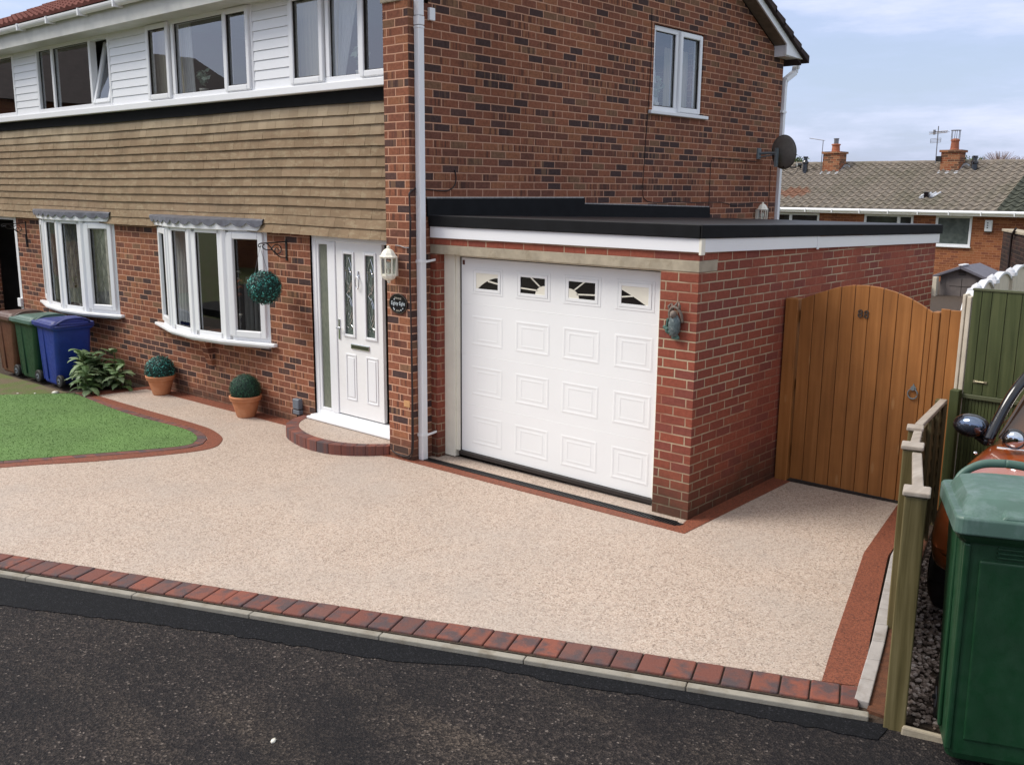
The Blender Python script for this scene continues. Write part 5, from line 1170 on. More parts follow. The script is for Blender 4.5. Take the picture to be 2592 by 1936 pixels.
# ------------------------------------------------------------------ wheelie bins (front faces local -y)
def wheelie(loc, rot, scale, body, lid, label, group):
    t = root('wheelie_bin', (0, 0, 0), label, 'wheelie bin', group)
    def ringz(z, w_, y0, y1, r):
        pts = []
        for cx_, cy_, a0 in ((w_/2-r, y0+r, -90), (w_/2-r, y1-r, 0), (-w_/2+r, y1-r, 90), (-w_/2+r, y0+r, 180)):
            for k in range(5): a = RAD(a0+k*22.5); pts.append((cx_+r*math.cos(a), cy_+r*math.sin(a), z))
        return pts
    def loft(mb, rings, cap0=True, cap1=True):
        b = len(mb.v); n = len(rings[0])
        for r in rings: mb.v += r
        for i in range(len(rings)-1):
            for k in range(n): k2 = (k+1) % n; mb.f.append((b+i*n+k, b+i*n+k2, b+(i+1)*n+k2, b+(i+1)*n+k))
        if cap0: mb.f.append(tuple(b+k for k in reversed(range(n))))
        if cap1: e = b+(len(rings)-1)*n; mb.f.append(tuple(e+k for k in range(n)))
    mb = MB(); loft(mb, [ringz(.03, .42, -.24, .18, .05), ringz(.06, .445, -.255, .20, .055), ringz(.30, .462, -.272, .24, .055), ringz(.86, .495, -.305, .30, .055), ringz(.93, .50, -.31, .31, .055)])
    mb.build('body', body, t, smooth=False, bevel=.006)
    MB().hexa([(-.15, -.268, .12), (.15, -.268, .12), (.15, -.25, .12), (-.15, -.25, .12), (-.17, -.318, .84), (.17, -.318, .84), (.17, -.28, .84), (-.17, -.28, .84)]).build('moulded_panel', body, t, bevel=.010, seg=3)
    mb = MB()
    for k in range(3): mb.box(-.10, .10, -.322+.0*k, -.30, .855+k*.016, .862+k*.016)
    mb.build('moulded_ribs', body, t, bevel=.002)
    # corner rails and front recess ribs
    for sx in (-1, 1):
        mb = MB(); mb.hexa([(sx*.200, -.262, .07), (sx*.225, -.262, .07), (sx*.225, -.235, .07), (sx*.200, -.235, .07), (sx*.212, -.320, .90), (sx*.242, -.318, .90), (sx*.242, -.280, .90), (sx*.212, -.280, .90)])
        mb.hexa([(sx*.225, -.10, .10), (sx*.245, -.10, .10), (sx*.245, -.06, .10), (sx*.225, -.06, .10), (sx*.240, -.14, .90), (sx*.256, -.14, .90), (sx*.256, -.09, .90), (sx*.240, -.09, .90)])
        mb.build('corner_rib', body, t, bevel=.008)
    mb = MB(); loft(mb, [ringz(.905, .52, -.325, .320, .05), ringz(.925, .560, -.350, .330, .05), ringz(.955, .582, -.370, .332, .05), ringz(.965, .560, -.355, .32, .05)])
    mb.build('rim', body, t)
    mb = MB(); loft(mb, [ringz(.945, .588, -.385, .325, .045), ringz(.950, .596, -.392, .330, .05), ringz(1.002, .592, -.388, .328, .05), ringz(1.010, .578, -.380, .322, .045), ringz(1.008, .520, -.345, .29, .05), ringz(1.026, .500, -.30, .285, .06), ringz(1.052, .455, -.22, .27, .08), ringz(1.064, .36, -.12, .24, .10), ringz(1.066, .16, -.02, .18, .07)])
    ld = mb.build('lid', lid, t, smooth=False, bevel=.006, seg=2)
    MB().hexa([(-.11, -.375, 1.006), (.11, -.375, 1.006), (.11, -.27, 1.014), (-.11, -.27, 1.014), (-.09, -.365, 1.022), (.09, -.365, 1.022), (.09, -.28, 1.032), (-.09, -.28, 1.032)]).build('front_grip', lid, ld, bevel=.01)
    mb = MB()
    for sx in (-1, 1):
        mb.tube(smooth_line([(sx*.24, .29, .965), (sx*.20, .34, 1.030), (sx*.11, .36, 1.075), (0, .365, 1.085)], 6), .017, 8)
    mb.tube([(-.25, .335, .965), (.25, .335, .965)], .014, 8); mb.build('handle', lid, t, smooth=True)
    for sx in (-1, 1):
        w2_ = MB(); w2_.lathe([(.03, -.028), (.088, -.028), (.100, -.016), (.100, .016), (.088, .028), (.03, .028)], 0, 0, 0, 24, P=lambda a, b, c: (sx*.195+c, .245+a, .102+b)); wo = w2_.build('wheel', 'rubber', t, smooth=False, bevel=.003)
        MB().lathe([(.0, -.030), (.045, -.030), (.05, .0), (.045, .030), (.0, .030)], 0, 0, 0, 16, P=lambda a, b, c: (sx*.195+c, .245+a, .102+b), caps=False).build('hub', 'greypl', wo)
    MB().tube([(-.24, .245, .102), (.24, .245, .102)], .011, 8).build('axle', 'rubber', t)
    t.location = loc; t.rotation_euler = (0, 0, RAD(rot)); t.scale = scale; ORG[t] = Vector(loc); return t
gb = 'wheelie bins against the front wall'
wheelie((-9.50, -.68, -.13), -92, (1, 1, .865), 'bin_blue', 'bin_blue_lid', 'blue wheelie bin nearest the leafy plant under the smaller bow window', gb)
wheelie((-10.17, -.70, -.14), -89, (1, 1, .865), 'bin_green', 'bin_green_lid', 'dark green wheelie bin between the blue and brown bins', gb)
wheelie((-10.86, -.71, -.15), -90, (1, 1, .865), 'bin_brown', 'bin_brown_lid', 'brown wheelie bin at the far left edge beside the green bin', gb)
rc, rs = math.cos(RAD(24)), math.sin(RAD(24))
lx_, ly_ = .298*.95, .388*.82; cxb, cyb = 2.588 + lx_*rc - ly_*rs, -2.165 + lx_*rs + ly_*rc
wheelie((cxb, cyb, -.02), 24, (.95, .82, 1.217), 'bin_green', 'bin_green_lid', 'big green wheelie bin in the right foreground standing on the gravel', 'wheelie bins')

# ------------------------------------------------------------------ gate and fences
GY = 1.50; GF = front(GY)
gate = root('garden_gate', (.69, GY, .03), 'orange stained arched timber gate with ring handle at the side of the garage', 'gate')
xs = [.148, .262, .378, .494, .612, .729, .845, .960, 1.075, 1.150, 1.248]
xs = [.146 + i*(1.248-.146)/9.4 for i in range(10)] + [1.248]
def arch(x):
    pts = [(.13, 1.648), (.30, 1.72), (.46, 1.779), (.583, 1.806), (.704, 1.813), (.82, 1.803), (.936, 1.778), (1.055, 1.738), (1.16, 1.688), (1.26, 1.630)]
    for (a, b), (c, d) in zip(pts, pts[1:]):
        if a <= x <= c: return b+(d-b)*(x-a)/(c-a)
    return 1.64
mb = MB(); rg = random.Random(6)
for a, b in zip(xs, xs[1:]):
    a2, b2 = a+.0025, b-.0025; k = 4; tops = [(a2+(b2-a2)*i/k, arch(a2+(b2-a2)*i/k)) for i in range(k+1)]; dd = rg.uniform(0, .003)
    mb.prismP(GF, [(a2, .055), (b2, .055)] + list(reversed(tops)), .0, .024+dd)
mb.build('boards', 'gate_wood', gate, bevel=.004)
MB().bp(GF, .14, 1.25, .25, .37, -.045, -.001).bp(GF, .14, 1.25, 1.45, 1.56, -.045, -.001).bp(GF, .14, 1.25, .85, .95, -.045, -.001).build('ledges', 'gate_wood', gate)
rh = MB(); rh.tube([GF(1.152+.038*math.cos(t), .970+.040*math.sin(t), .036) for t in [i*.32 for i in range(20)]], .0055, 7, caps=False); rh.tube([GF(1.152, 1.012, .024), GF(1.152, 1.012, .046)], .014, 8)
rh.prismP(GF, [(1.137, 1.0), (1.167, 1.0), (1.175, 1.02), (1.160, 1.035), (1.152, 1.055), (1.144, 1.035), (1.129, 1.02)], .024, .031); rh.build('ring_handle', 'galv', gate)
M['num'] = simple('dark_iron_number', (.045, .035, .030), .5, .3)
text_obj('number', '8', .095, GF, .671, 1.574, .029, 'num', gate, .004, squeeze=1.0); text_obj('number', '8', .095, GF, .722, 1.571, .029, 'num', gate, .004, squeeze=1.0)
for x_, lb, grp in ((.075, 'left gate post, orange stained, fixed to the garage wall', None),):
    o = MB().box(.018, .132, GY-.055, GY+.055, -.02, 1.655).build('gate_post', 'gate_wood', org=(.075, GY, 0), bevel=.006); tag(o, lb, 'gate post', 'gate posts')
o = MB().box(1.252, 1.306, GY-.04, GY+.05, .0, 1.645).build('gate_post', 'gate_wood', org=(1.28, GY, 0), bevel=.006); tag(o, 'right gate post, narrow orange stained, between the arched gate and the fixed boards', 'gate post', 'gate posts')
fx = root('fixed_boarding', (1.385, GY, 0), 'narrow orange stained panel of two upright boards right of the arched gate', 'fence panel')
mb = MB(); mb.box(1.309, 1.378, GY-.030, GY-.006, .05, 1.672); mb.box(1.382, 1.462, GY-.034, GY-.008, .05, 1.668); mb.build('boards', 'gate_wood', fx, bevel=.004)
MB().box(1.30, 1.46, GY-.005, GY+.035, 1.40, 1.48).box(1.30, 1.46, GY-.005, GY+.035, .3, .38).build('rail', 'gate_wood', fx)
o = MB().box(.02, 1.25, GY-.05, GY+.03, -.05, .036, lambda x, y, z: (x, y, z+.012*x)).build('gate_threshold', 'dark_trim', org=(.6, GY, 0)); tag(o, 'dark strip on the ground under the gate', 'threshold')
# concrete fence post by the gate
cp = root('concrete_post', (1.495, GY, 0), 'pale slotted concrete fence post between the orange panel and the green fence', 'fence post')
mb = MB(); mb.box(1.464, 1.488, GY-.05, GY+.06, 0, 1.80); mb.box(1.497, 1.528, GY-.05, GY+.06, 0, 1.785); mb.box(1.486, 1.499, GY-.035, GY+.045, 0, 1.79); mb.build('post_shaft', 'conc_post', cp, bevel=.005)
o = MB().box(1.462, 1.532, GY-.13, GY-.055, -.05, 1.065).build('timber_post', 'green_wood', org=(1.495, GY-.09, 0), bevel=.005); tag(o, 'dark green timber post standing against the pale concrete post', 'fence post')
# green panel fence across the end of the neighbour's drive
gf = root('green_fence', (1.8, GY, 0), 'dark green vertical board fence panel behind the orange car', 'fence')
mb = MB(); xb = [1.533, 1.60, 1.672, 1.775, 1.880, 1.985, 2.09, 2.195, 2.30]
for a, b in zip(xb, xb[1:]): mb.box(a+.002, b-.002, GY-.045, GY-.020, 1.035, 1.835)
mb.build('upper_boards', 'green_wood', gf, bevel=.003)
mb = MB(); x = 1.533
while x < 2.30: mb.box(x+.001, x+.023, GY-.043, GY-.022, .0, 1.0); x += .0245
mb.build('lower_boards', 'green_wood', gf, bevel=.003)
MB().box(1.531, 2.31, GY-.062, GY-.010, 1.000, 1.034).build('middle_rail', 'green_pale', gf, bevel=.004)
MB().box(1.531, 2.31, GY-.052, GY-.010, 1.835, 1.853).build('top_rail', 'green_pale', gf, bevel=.003)
mb = MB(); mb.box(1.60, 1.635, GY-.052, GY-.045, 1.130, 1.150); mb.box(1.645, 1.70, GY-.054, GY-.045, 1.133, 1.147); mb.tube([(1.615, GY-.052, 1.14), (1.68, GY-.056, 1.14)], .004, 6); mb.build('bolt', simple('brass_bolt', (.40, .36, .24), .4, .2, metal=.6), gf)

# low timber fence from the road to the gate
def low_post(x, y, z1, rot, label, w_=.05, cap=True, lw=.062):
    t = root('fence_post', (x, y, gz(x, y)), label, 'fence post', 'low timber fence posts')
    c, s_ = math.cos(RAD(rot)), math.sin(RAD(rot)); P = lambda a, b, z: (x+a*c-b*s_, y+a*s_+b*c, z)
    MB().box(-w_, w_, -w_, w_, -.1, z1-.03, P).build('post_shaft', 'post_wood', t, bevel=.006)
    if cap: MB().box(-w_-.010, w_+.012, -w_-.012, w_+.012, z1-.026, z1, P).build('post_cap', 'cap_wood', t, bevel=.007)
    return P
low_post(2.312, -1.832, 1.195, 17, 'weathered square fence post in the right foreground at the road end of the low fence')
low_post(1.925, -.770, 1.135, 17, 'second fence post back from the road, with a bleached flat cap')
low_post(1.705, -.085, 1.08, 17, 'third fence post back from the road, where the sloping rail starts', .04)
low_post(1.448, 1.235, 1.035, 10, 'last short fence post, against the green timber post by the gate', .040, False)
def low_panel(a, b, za, zb, label, cap=True, lap=True):
    a, b = Vector((*a, 0)), Vector((*b, 0)); ln = (b-a).length; d = (b-a).normalized(); nn = Vector((d.y, -d.x, 0))
    P = lambda u, v, w_: tuple(a + d*u + nn*w_ + Vector((0, 0, v)))
    t = root('lapped_fence', tuple(a), label, 'fence panel', 'low timber fence panels')
    zt = lambda u: za+(zb-za)*u/ln
    mb = MB(); n = 9
    for k in range(n):
        z0_ = .06+k*(min(za, zb)-.12)/n; dz = (min(za, zb)-.12)/n+.02
        mb.hexa([P(0, z0_, .022), P(ln, z0_, .022), P(ln, z0_, .010), P(0, z0_, .010), P(0, z0_+dz, .006), P(ln, z0_+dz, .006), P(ln, z0_+dz, -.002), P(0, z0_+dz, -.002)])
    mb.build('lap_boards', 'lap_wood', t)
    mb = MB()
    for k in range(4):
        u = .03+(ln-.06)*k/3; mb.hexa([P(u-.02, .03, .02), P(u+.02, .03, .02), P(u+.02, .03, .045), P(u-.02, .03, .045), P(u-.02, zt(u)-.03, .02), P(u+.02, zt(u)-.03, .02), P(u+.02, zt(u)-.03, .045), P(u-.02, zt(u)-.03, .045)])
    mb.build('battens', 'lap_wood', t, bevel=.003)
    if cap: MB().hexa([P(0, za-.03, -.012), P(ln, zb-.03, -.012), P(ln, zb-.03, .040), P(0, za-.03, .040), P(0, za, -.012), P(ln, zb, -.012), P(ln, zb, .040), P(0, za, .040)]).build('capping_rail', 'cap_wood', t, bevel=.006)
low_panel((2.285, -1.78), (1.955, -.82), 1.185, 1.10, 'low lapped fence panel nearest the road')
low_panel((1.90, -.71), (1.725, -.13), 1.125, 1.06, 'short low fence panel between the second and third fence posts')
low_panel((1.695, -.03), (1.462, 1.195), 1.085, 1.02, 'low lapped fence panel nearest the gate with a sloping pale rail')

# garden fence beyond the gate with arched tops
def arch_panel(a, b, z0_, rise, label):
    a, b = Vector((*a, 0)), Vector((*b, 0)); ln = (b-a).length; d = (b-a).normalized(); nn = Vector((d.y, -d.x, 0)); P = lambda u, v, w_: tuple(a + d*u + nn*w_ + Vector((0, 0, v)))
    t = root('arched_fence_panel', tuple(a), label, 'fence panel', 'arched fence panels behind the gate')
    n = 14; tp = [(ln*i/n, z0_+rise*math.sin(math.pi*i/n)**.8) for i in range(n+1)]
    mb = MB(); mb.prismP(P, [(0, 0), (ln, 0)] + list(reversed(tp)), -.012, .012); mb.build('panel_boards', 'conc_post', t)
    mb = MB()
    for (u0, v0), (u1, v1) in zip(tp, tp[1:]): mb.hexa([P(u0, v0, -.034), P(u1, v1, -.034), P(u1, v1, .034), P(u0, v0, .034), P(u0, v0+.022, -.034), P(u1, v1+.022, -.034), P(u1, v1+.022, .034), P(u0, v0+.022, .034)])
    mb.build('arched_capping', 'white_cap', t)
fp = [(1.44, 1.60), (1.20, 2.70), (1.02, 3.80), (.90, 4.90), (.80, 6.0)]
lbs = ['arched garden fence panel nearest the gate with a pale curved capping', 'second arched garden fence panel behind the gate', 'third arched garden fence panel behind the gate', 'farthest arched garden fence panel, in front of the dark brick wall']
for i in range(4): arch_panel((fp[i][0]-.01, fp[i][1]+.06), fp[i+1], 1.635+.006*i, .105, lbs[i])
for i in range(1, 5):
    x_, y_ = fp[i]; t = root('garden_fence_post', (x_, y_, 0), ['', 'pale fence post between the first and second arched panels', 'pale fence post between the second and third arched panels', 'pale fence post between the third and farthest arched panels', 'pale fence post at the far end of the arched panels'][i], 'fence post', 'pale garden fence posts')
    MB().box(x_-.045, x_+.045, y_-.03, y_+.05, 0, 1.70).build('post_shaft', 'conc_post', t); MB().box(x_-.06, x_+.06, y_-.05, y_+.07, 1.70, 1.735).lathe([(.05, 1.735), (.04, 1.76), (.0, 1.79)], x_, y_+.01, 0, 10).build('post_cap', 'white_cap', t)
o = MB().hexa([(-.75, 5.9, -.2), (.35, 5.5, -.2), (.35, 5.53, -.2), (-.75, 5.93, -.2), (-.75, 5.9, 1.50), (.35, 5.5, 1.60), (.35, 5.53, 1.60), (-.75, 5.93, 1.50)])

# shed, its neighbour post and dark panel
shd = root('garden_shed', (-3.15, 17, -.3), 'small grey brown apex shed beyond the garden gate', 'shed')
mb = MB(); q = [(-3.64, -.4), (-2.70, -.4), (-2.70, .70), (-3.17, .90), (-3.64, .68)]; mb.prismP(front(17), q, -1.2, 0); mb.build('walls', 'shed_wall', shd)
mb = MB(); mb.hexa([(-3.77, 16.86, .625), (-3.18, 16.86, .862), (-3.18, 18.3, .862), (-3.77, 18.3, .625), (-3.77, 16.86, .69), (-3.18, 16.86, .935), (-3.18, 18.3, .935), (-3.77, 18.3, .69)]); mb.hexa([(-3.18, 16.86, .862), (-2.55, 16.86, .615), (-2.55, 18.3, .615), (-3.18, 18.3, .862), (-3.18, 16.86, .935), (-2.55, 16.86, .68), (-2.55, 18.3, .68), (-3.18, 18.3, .935)])
mb.build('roof', 'shed_roof', shd, bevel=.01)
MB().box(-3.23, -3.13, 16.85, 17.3, .930, .965).build('ridge_cap', 'white_cap', shd, bevel=.01)
mb = MB(); mb.bp(front(17), -3.50, -2.84, -.3, .64, .0, .02); mb.build('door', 'shed_wall', shd, bevel=.006)
mb = MB(); mb.bp(front(17), -3.165, -3.155, -.3, .64, .02, .024)
for k in range(3): mb.bp(front(17), -3.25, -3.09, .72+k*.03, .733+k*.03, .0, .012)
mb.bp(front(17), -3.42, -2.92, .45, .46, .02, .024)
mb.build('vent_slats', 'dark_trim', shd)
o = MB().box(-3.735, -3.625, 16.70, 16.85, -.4, .655).build('corner_post', 'conc_post', org=(-3.68, 16.8, -.3), bevel=.006); tag(o, 'cream post standing at the left corner of the grey shed', 'post')
o = MB().hexa([(-3.95, 16.6, -.4), (-3.74, 16.6, -.4), (-3.74, 16.66, -.4), (-3.95, 16.66, -.4), (-3.95, 16.6, .40), (-3.74, 16.6, .475), (-3.74, 16.66, .475), (-3.95, 16.66, .40)]).build('dark_screen', 'green_wood', org=(-3.85, 16.6, -.3)); tag(o, 'dark green panel between the garage end and the cream post by the shed', 'fence panel')
# dark brick wall beyond the green fence
dw = root('dark_brick_wall', (-1.6, 14, -.3), 'dark brown brick wall with a pale sloping coping behind the green fence', 'wall')
A_, B_ = Vector((-1.62, 14.05, 0)), Vector((.75, 8.2, 0)); dd = (B_-A_).normalized(); nn = Vector((-dd.y, dd.x, 0))
def PW(u, v, w_): return tuple(A_ + dd*u + nn*w_ + Vector((0, 0, v)))
ln = (B_-A_).length
MB().hexa([PW(0, -.4, 0), PW(ln, -.4, 0), PW(ln, -.4, .22), PW(0, -.4, .22), PW(0, 1.84, 0), PW(ln, 1.90, 0), PW(ln, 1.90, .22), PW(0, 1.84, .22)]).build('brickwork', 'dbrick', dw)
MB().hexa([PW(-.02, 1.842, -.03), PW(ln, 1.902, -.03), PW(ln, 1.902, .25), PW(-.02, 1.842, .25), PW(-.02, 1.89, -.03), PW(ln, 1.95, -.03), PW(ln, 1.95, .25), PW(-.02, 1.89, .25)]).build('coping', 'concrete', dw, bevel=.01)
MB().tube(smooth_line([PW(1.9, 1.96, -.05), PW(1.7, 1.90, -.05), PW(1.45, 1.78, -.04), PW(1.35, 1.2, -.03), PW(1.3, .4, -.03)], 5), .02, 6).build('hanging_cable', 'cable', dw)

# ------------------------------------------------------------------ bungalows beyond
tr = root('brick_bungalow_row', (-8, 26, -.4), 'long row of orange brick bungalows with a grey brown tiled roof behind the gardens', 'bungalow')
T = front(26.0)
mb = MB(); wall(mb, T, -22, 3, -.6, 1.98, [(-12.32, -10.72, .88, 1.83), (-9.13, -7.51, .88, 1.85), (-6.80, -5.70, .905, 1.855)], .1); mb.build('wall', 'tbrick', tr)
MB().box(-22, 3, 26.9, 27.0, -.5, 1.95).build('interior', 'dark_room', tr)
def tw(a, b, c, d, mulls, sash=None):
    mb = MB(); mb.frame(T, a, b, c, d, .07, -.06, .02)
    for m_ in mulls: mb.bp(T, m_-.05, m_+.05, c+.07, d-.07, -.06, .02)
    fr = mb.build('window', 'upvc', tr)
    MB().quad([T(a+.07, c+.07, -.02), T(b-.07, c+.07, -.02), T(b-.07, d-.07, -.02), T(a+.07, d-.07, -.02)]).build('pane', M['smoked'] if sash is None else sash, fr)
    MB().bp(T, a-.03, b+.03, c-.035, c, -.02, .07).build('sill', 'upvc', fr)
s = NT('dark_reflecting_pane'); s.base(s.ramp(s.noise(s.pos(), 3, 4), [(.3, (.010, .014, .014)), (.7, (.035, .045, .045))])); s.rough(.08); M['dpane'] = s.m
tw(-12.32, -10.72, .88, 1.83, [-11.78], M['dpane']); tw(-9.13, -7.51, .88, 1.85, [-7.98], M['dpane'])
s = NT('frosted_pane'); s.base(s.ramp(s.noise(s.pos(), 5, 5), [(.3, (.055, .07, .066)), (.7, (.12, .14, .13))])); s.rough(.2); M['frost'] = s.m
tw(-6.80, -5.70, .905, 1.855, [], M['frost'])
MB().box(-9.02, -8.72, 26.10, 26.14, .95, 1.80).build('blind', 'net', tr)
MB().hexa([(-12.2, 26.10, .95), (-11.84, 26.10, .95), (-11.84, 26.14, .95), (-12.2, 26.14, .95), (-12.2, 26.10, 1.8), (-11.84, 26.10, 1.8), (-11.84, 26.14, 1.8), (-12.2, 26.14, 1.8)]).build('blind', 'pale_room', tr)
bs_ = math.atan(.405); bc, bsn = math.cos(bs_), math.sin(bs_)
tiled(lambda u, w_, h_: (-22+u, 25.62+w_*bc-h_*bsn, 2.02+w_*bsn+h_*bc), 17.1, 4.22, .325, .30, .075, .035, 6).build('roof', 'roof_grey', tr)
tiled(lambda u, w_, h_: (-4.9+u, 25.62+w_*bc-h_*bsn, 2.02+w_*bsn+h_*bc), 8, 4.22, .325, .30, .075, .035, 6).build('roof_darker_end', 'roof_dark_green', tr)
MB().hexa([(-22, 25.7, 1.98), (3.1, 25.7, 1.98), (3.1, 29.5, 3.55), (-22, 29.5, 3.55), (-22, 25.7, 2.0), (3.1, 25.7, 2.0), (3.1, 29.5, 3.6), (-22, 29.5, 3.6)]).hexa([(-22, 29.5, 3.5), (3.1, 29.5, 3.5), (3.1, 33.2, 2.0), (-22, 33.2, 2.0), (-22, 29.5, 3.6), (3.1, 29.5, 3.6), (3.1, 33.2, 2.1), (-22, 33.2, 2.1)]).build('roof_deck', 'roof_dark', tr)
mb = MB(); x = -22; rg = random.Random(2)
while x < 3: mb.tube([(x, 29.55, 3.60+rg.uniform(-.008, .008)), (x+.46, 29.55, 3.60+rg.uniform(-.008, .008))], .11, 10, flat=.8); x += .45
mb.build('ridge_tiles', 'roof_grey', tr)
mb = MB(); mb.tube([(-22, 25.56, 1.95), (3.1, 25.56, 1.985)], .055, 8); mb.box(-22, 3.1, 25.70, 25.73, 1.86, 2.03); x = -21.5
while x < 3: mb.box(x, x+.03, 25.49, 25.62, 1.88, 2.0); x += .95
mb.build('gutter', 'upvc', tr)
for (x0, x1, yc, z0_, z1_, mt) in ((-11.95, -11.31, 28.7, 3.0, 3.95, 0), (-7.72, -7.10, 28.7, 3.0, 3.93, 1)):
    mb = MB(); mb.box(x0, x1, yc, yc+.6, z0_, z1_); co = mb.build('chimney', 'cbrick', tr)
    MB().box(x0-.05, x1+.05, yc-.05, yc+.65, z1_, z1_+.075).build('chimney_course', 'cbrick', co)
    xm = (x0+x1)/2+.02
    MB().lathe([(.17, z1_+.07), (.15, z1_+.10), (.135, z1_+.30), (.165, z1_+.31), (.165, z1_+.35), (.13, z1_+.36)] if mt == 0 else [(.19, z1_+.02), (.14, z1_+.12), (.125, z1_+.36), (.15, z1_+.38), (.14, z1_+.42), (.07, z1_+.46)], xm, yc+.3, 0, 16).build('chimney_pot', 'orange', co, smooth=False)
    mb = MB()
    if mt == 0: mb.lathe([(.085, z1_+.36), (.085, z1_+.52), (.10, z1_+.53), (.10, z1_+.56)], xm, yc+.3, 0, 12)
    else:
        mb.lathe([(.165, z1_+.72), (.165, z1_+.74)], xm, yc+.3, 0, 14)
        for k in range(6): a = k*1.047; mb.tube([(xm+.14*math.cos(a), yc+.3+.14*math.sin(a), z1_+.40), (xm+.14*math.cos(a), yc+.3+.14*math.sin(a), z1_+.72)], .010, 5)
    mb.build('cowl', 'ant', co)
    mb = MB(); mb.hexa([(x0-.03, yc-.25, 3.165), (x1+.02, yc-.25, 3.165), (x1+.22, yc+.5, 3.50), (x0-.03, yc+.5, 3.48), (x0-.03, yc-.02, 3.30), (x1+.02, yc-.02, 3.30), (x1+.10, yc+.5, 3.57), (x0-.03, yc+.5, 3.52)]); mb.build('lead_apron', simple('pale_lead', (.33, .35, .38), .5, .35, 14), co)
for xv, yv, z0_, z1_ in ((-12.63, 28.70, 3.22, 3.86), (-6.64, 28.83, 3.26, 3.80)):
    MB().lathe([(.13, z0_-.05), (.105, z0_+.10), (.095, z1_-.28), (.12, z1_-.26), (.12, z1_-.20), (.075, z1_-.14), (.07, z1_-.06), (.09, z1_-.05), (.09, z1_)], xv, yv, 0, 14).build('roof_vent', 'car_black', tr)
mb = MB(); mb.hexa([(-7.55, 26.40, 2.37), (-7.0, 26.55, 2.43), (-7.0, 26.80, 2.53), (-7.55, 26.65, 2.47), (-7.55, 26.40, 2.41), (-7.0, 26.55, 2.47), (-7.0, 26.80, 2.57), (-7.55, 26.65, 2.51)])
for k in range(4): mb.tube([(-7.5+k*.14, 26.42+k*.03, 2.42+k*.01), (-7.42+k*.14, 26.72+k*.03, 2.55+k*.01)], .035, 6)
mb.build('vent_flashing', simple('silver_flashing', (.50, .52, .56), .45, .2), tr)
MB().box(-7.40, -7.24, 26.40, 26.55, 2.40, 2.60).build('vent_cowl', 'car_black', tr, bevel=.02)
al = root('alarm_box', (-5.2, 26, 1.4), 'white alarm box on the bungalow wall right of the square window', 'alarm box')
MB().bp(T, -5.31, -5.09, 1.40, 1.75, .0, .08).build('casing', 'upvc', al, bevel=.02); MB().bp(T, -5.29, -5.11, 1.375, 1.40, .0, .07).build('base', 'dark_trim', al)
mb = MB()
for k in range(3): mb.bp(T, -5.24, -5.20, 1.50+.07*k, 1.535+.07*k, .08, .083)
mb.build('badge', 'dark_trim', al)
a1 = root('tv_aerial', (-12.0, 28.7, 3.3), 'thin TV aerial with one arm pointing left, strapped to the left bungalow chimney', 'aerial', 'TV aerials')
MB().tube([(-11.99, 28.66, 3.3), (-11.97, 28.66, 4.44)], .013, 6).build('mast', 'ant', a1)
mb = MB(); mb.tube([(-12.48, 28.66, 4.52), (-11.95, 28.66, 4.43)], .014, 6)
for k in range(9): x_ = -12.45+k*.06; z_ = 4.515-k*.0102; mb.tube([(x_, 28.50, z_), (x_, 28.82, z_)], .007, 4)
mb.build('arm', 'ant', a1)
a2 = root('tv_aerial', (-7.85, 28.7, 3.5), 'tall TV aerial with crossed arms beside the right bungalow chimney', 'aerial', 'TV aerials')
MB().tube([(-7.86, 28.64, 3.55), (-7.87, 28.64, 4.80)], .016, 6).build('mast', 'ant', a2)
mb = MB(); mb.tube([(-8.15, 28.64, 4.60), (-7.55, 28.64, 4.64)], .012, 5); mb.tube([(-8.15, 28.60, 4.54), (-7.55, 28.60, 4.58)], .012, 5)
for k in range(8): x_ = -8.12+k*.08; mb.tube([(x_, 28.50, 4.60), (x_+.02, 28.78, 4.60)], .008, 4)
mb.box(-8.02, -7.96, 28.6, 28.68, 4.52, 4.68); mb.build('yagi_arm', 'ant', a2)
mb = MB()
for k in range(4): mb.tube([(-8.08, 28.6, 4.24+k*.045), (-7.74, 28.6, 4.26+k*.045)], .007, 4)
mb.tube([(-8.08, 28.6, 4.24), (-8.08, 28.6, 4.38)], .007, 4); mb.tube([(-7.74, 28.6, 4.26), (-7.74, 28.6, 4.40)], .007, 4); mb.build('grid_reflector', 'ant', a2)
MB().box(-7.88, -7.70, 28.66, 28.72, 3.62, 3.80).build('strap_bracket', 'black_iron', a2)
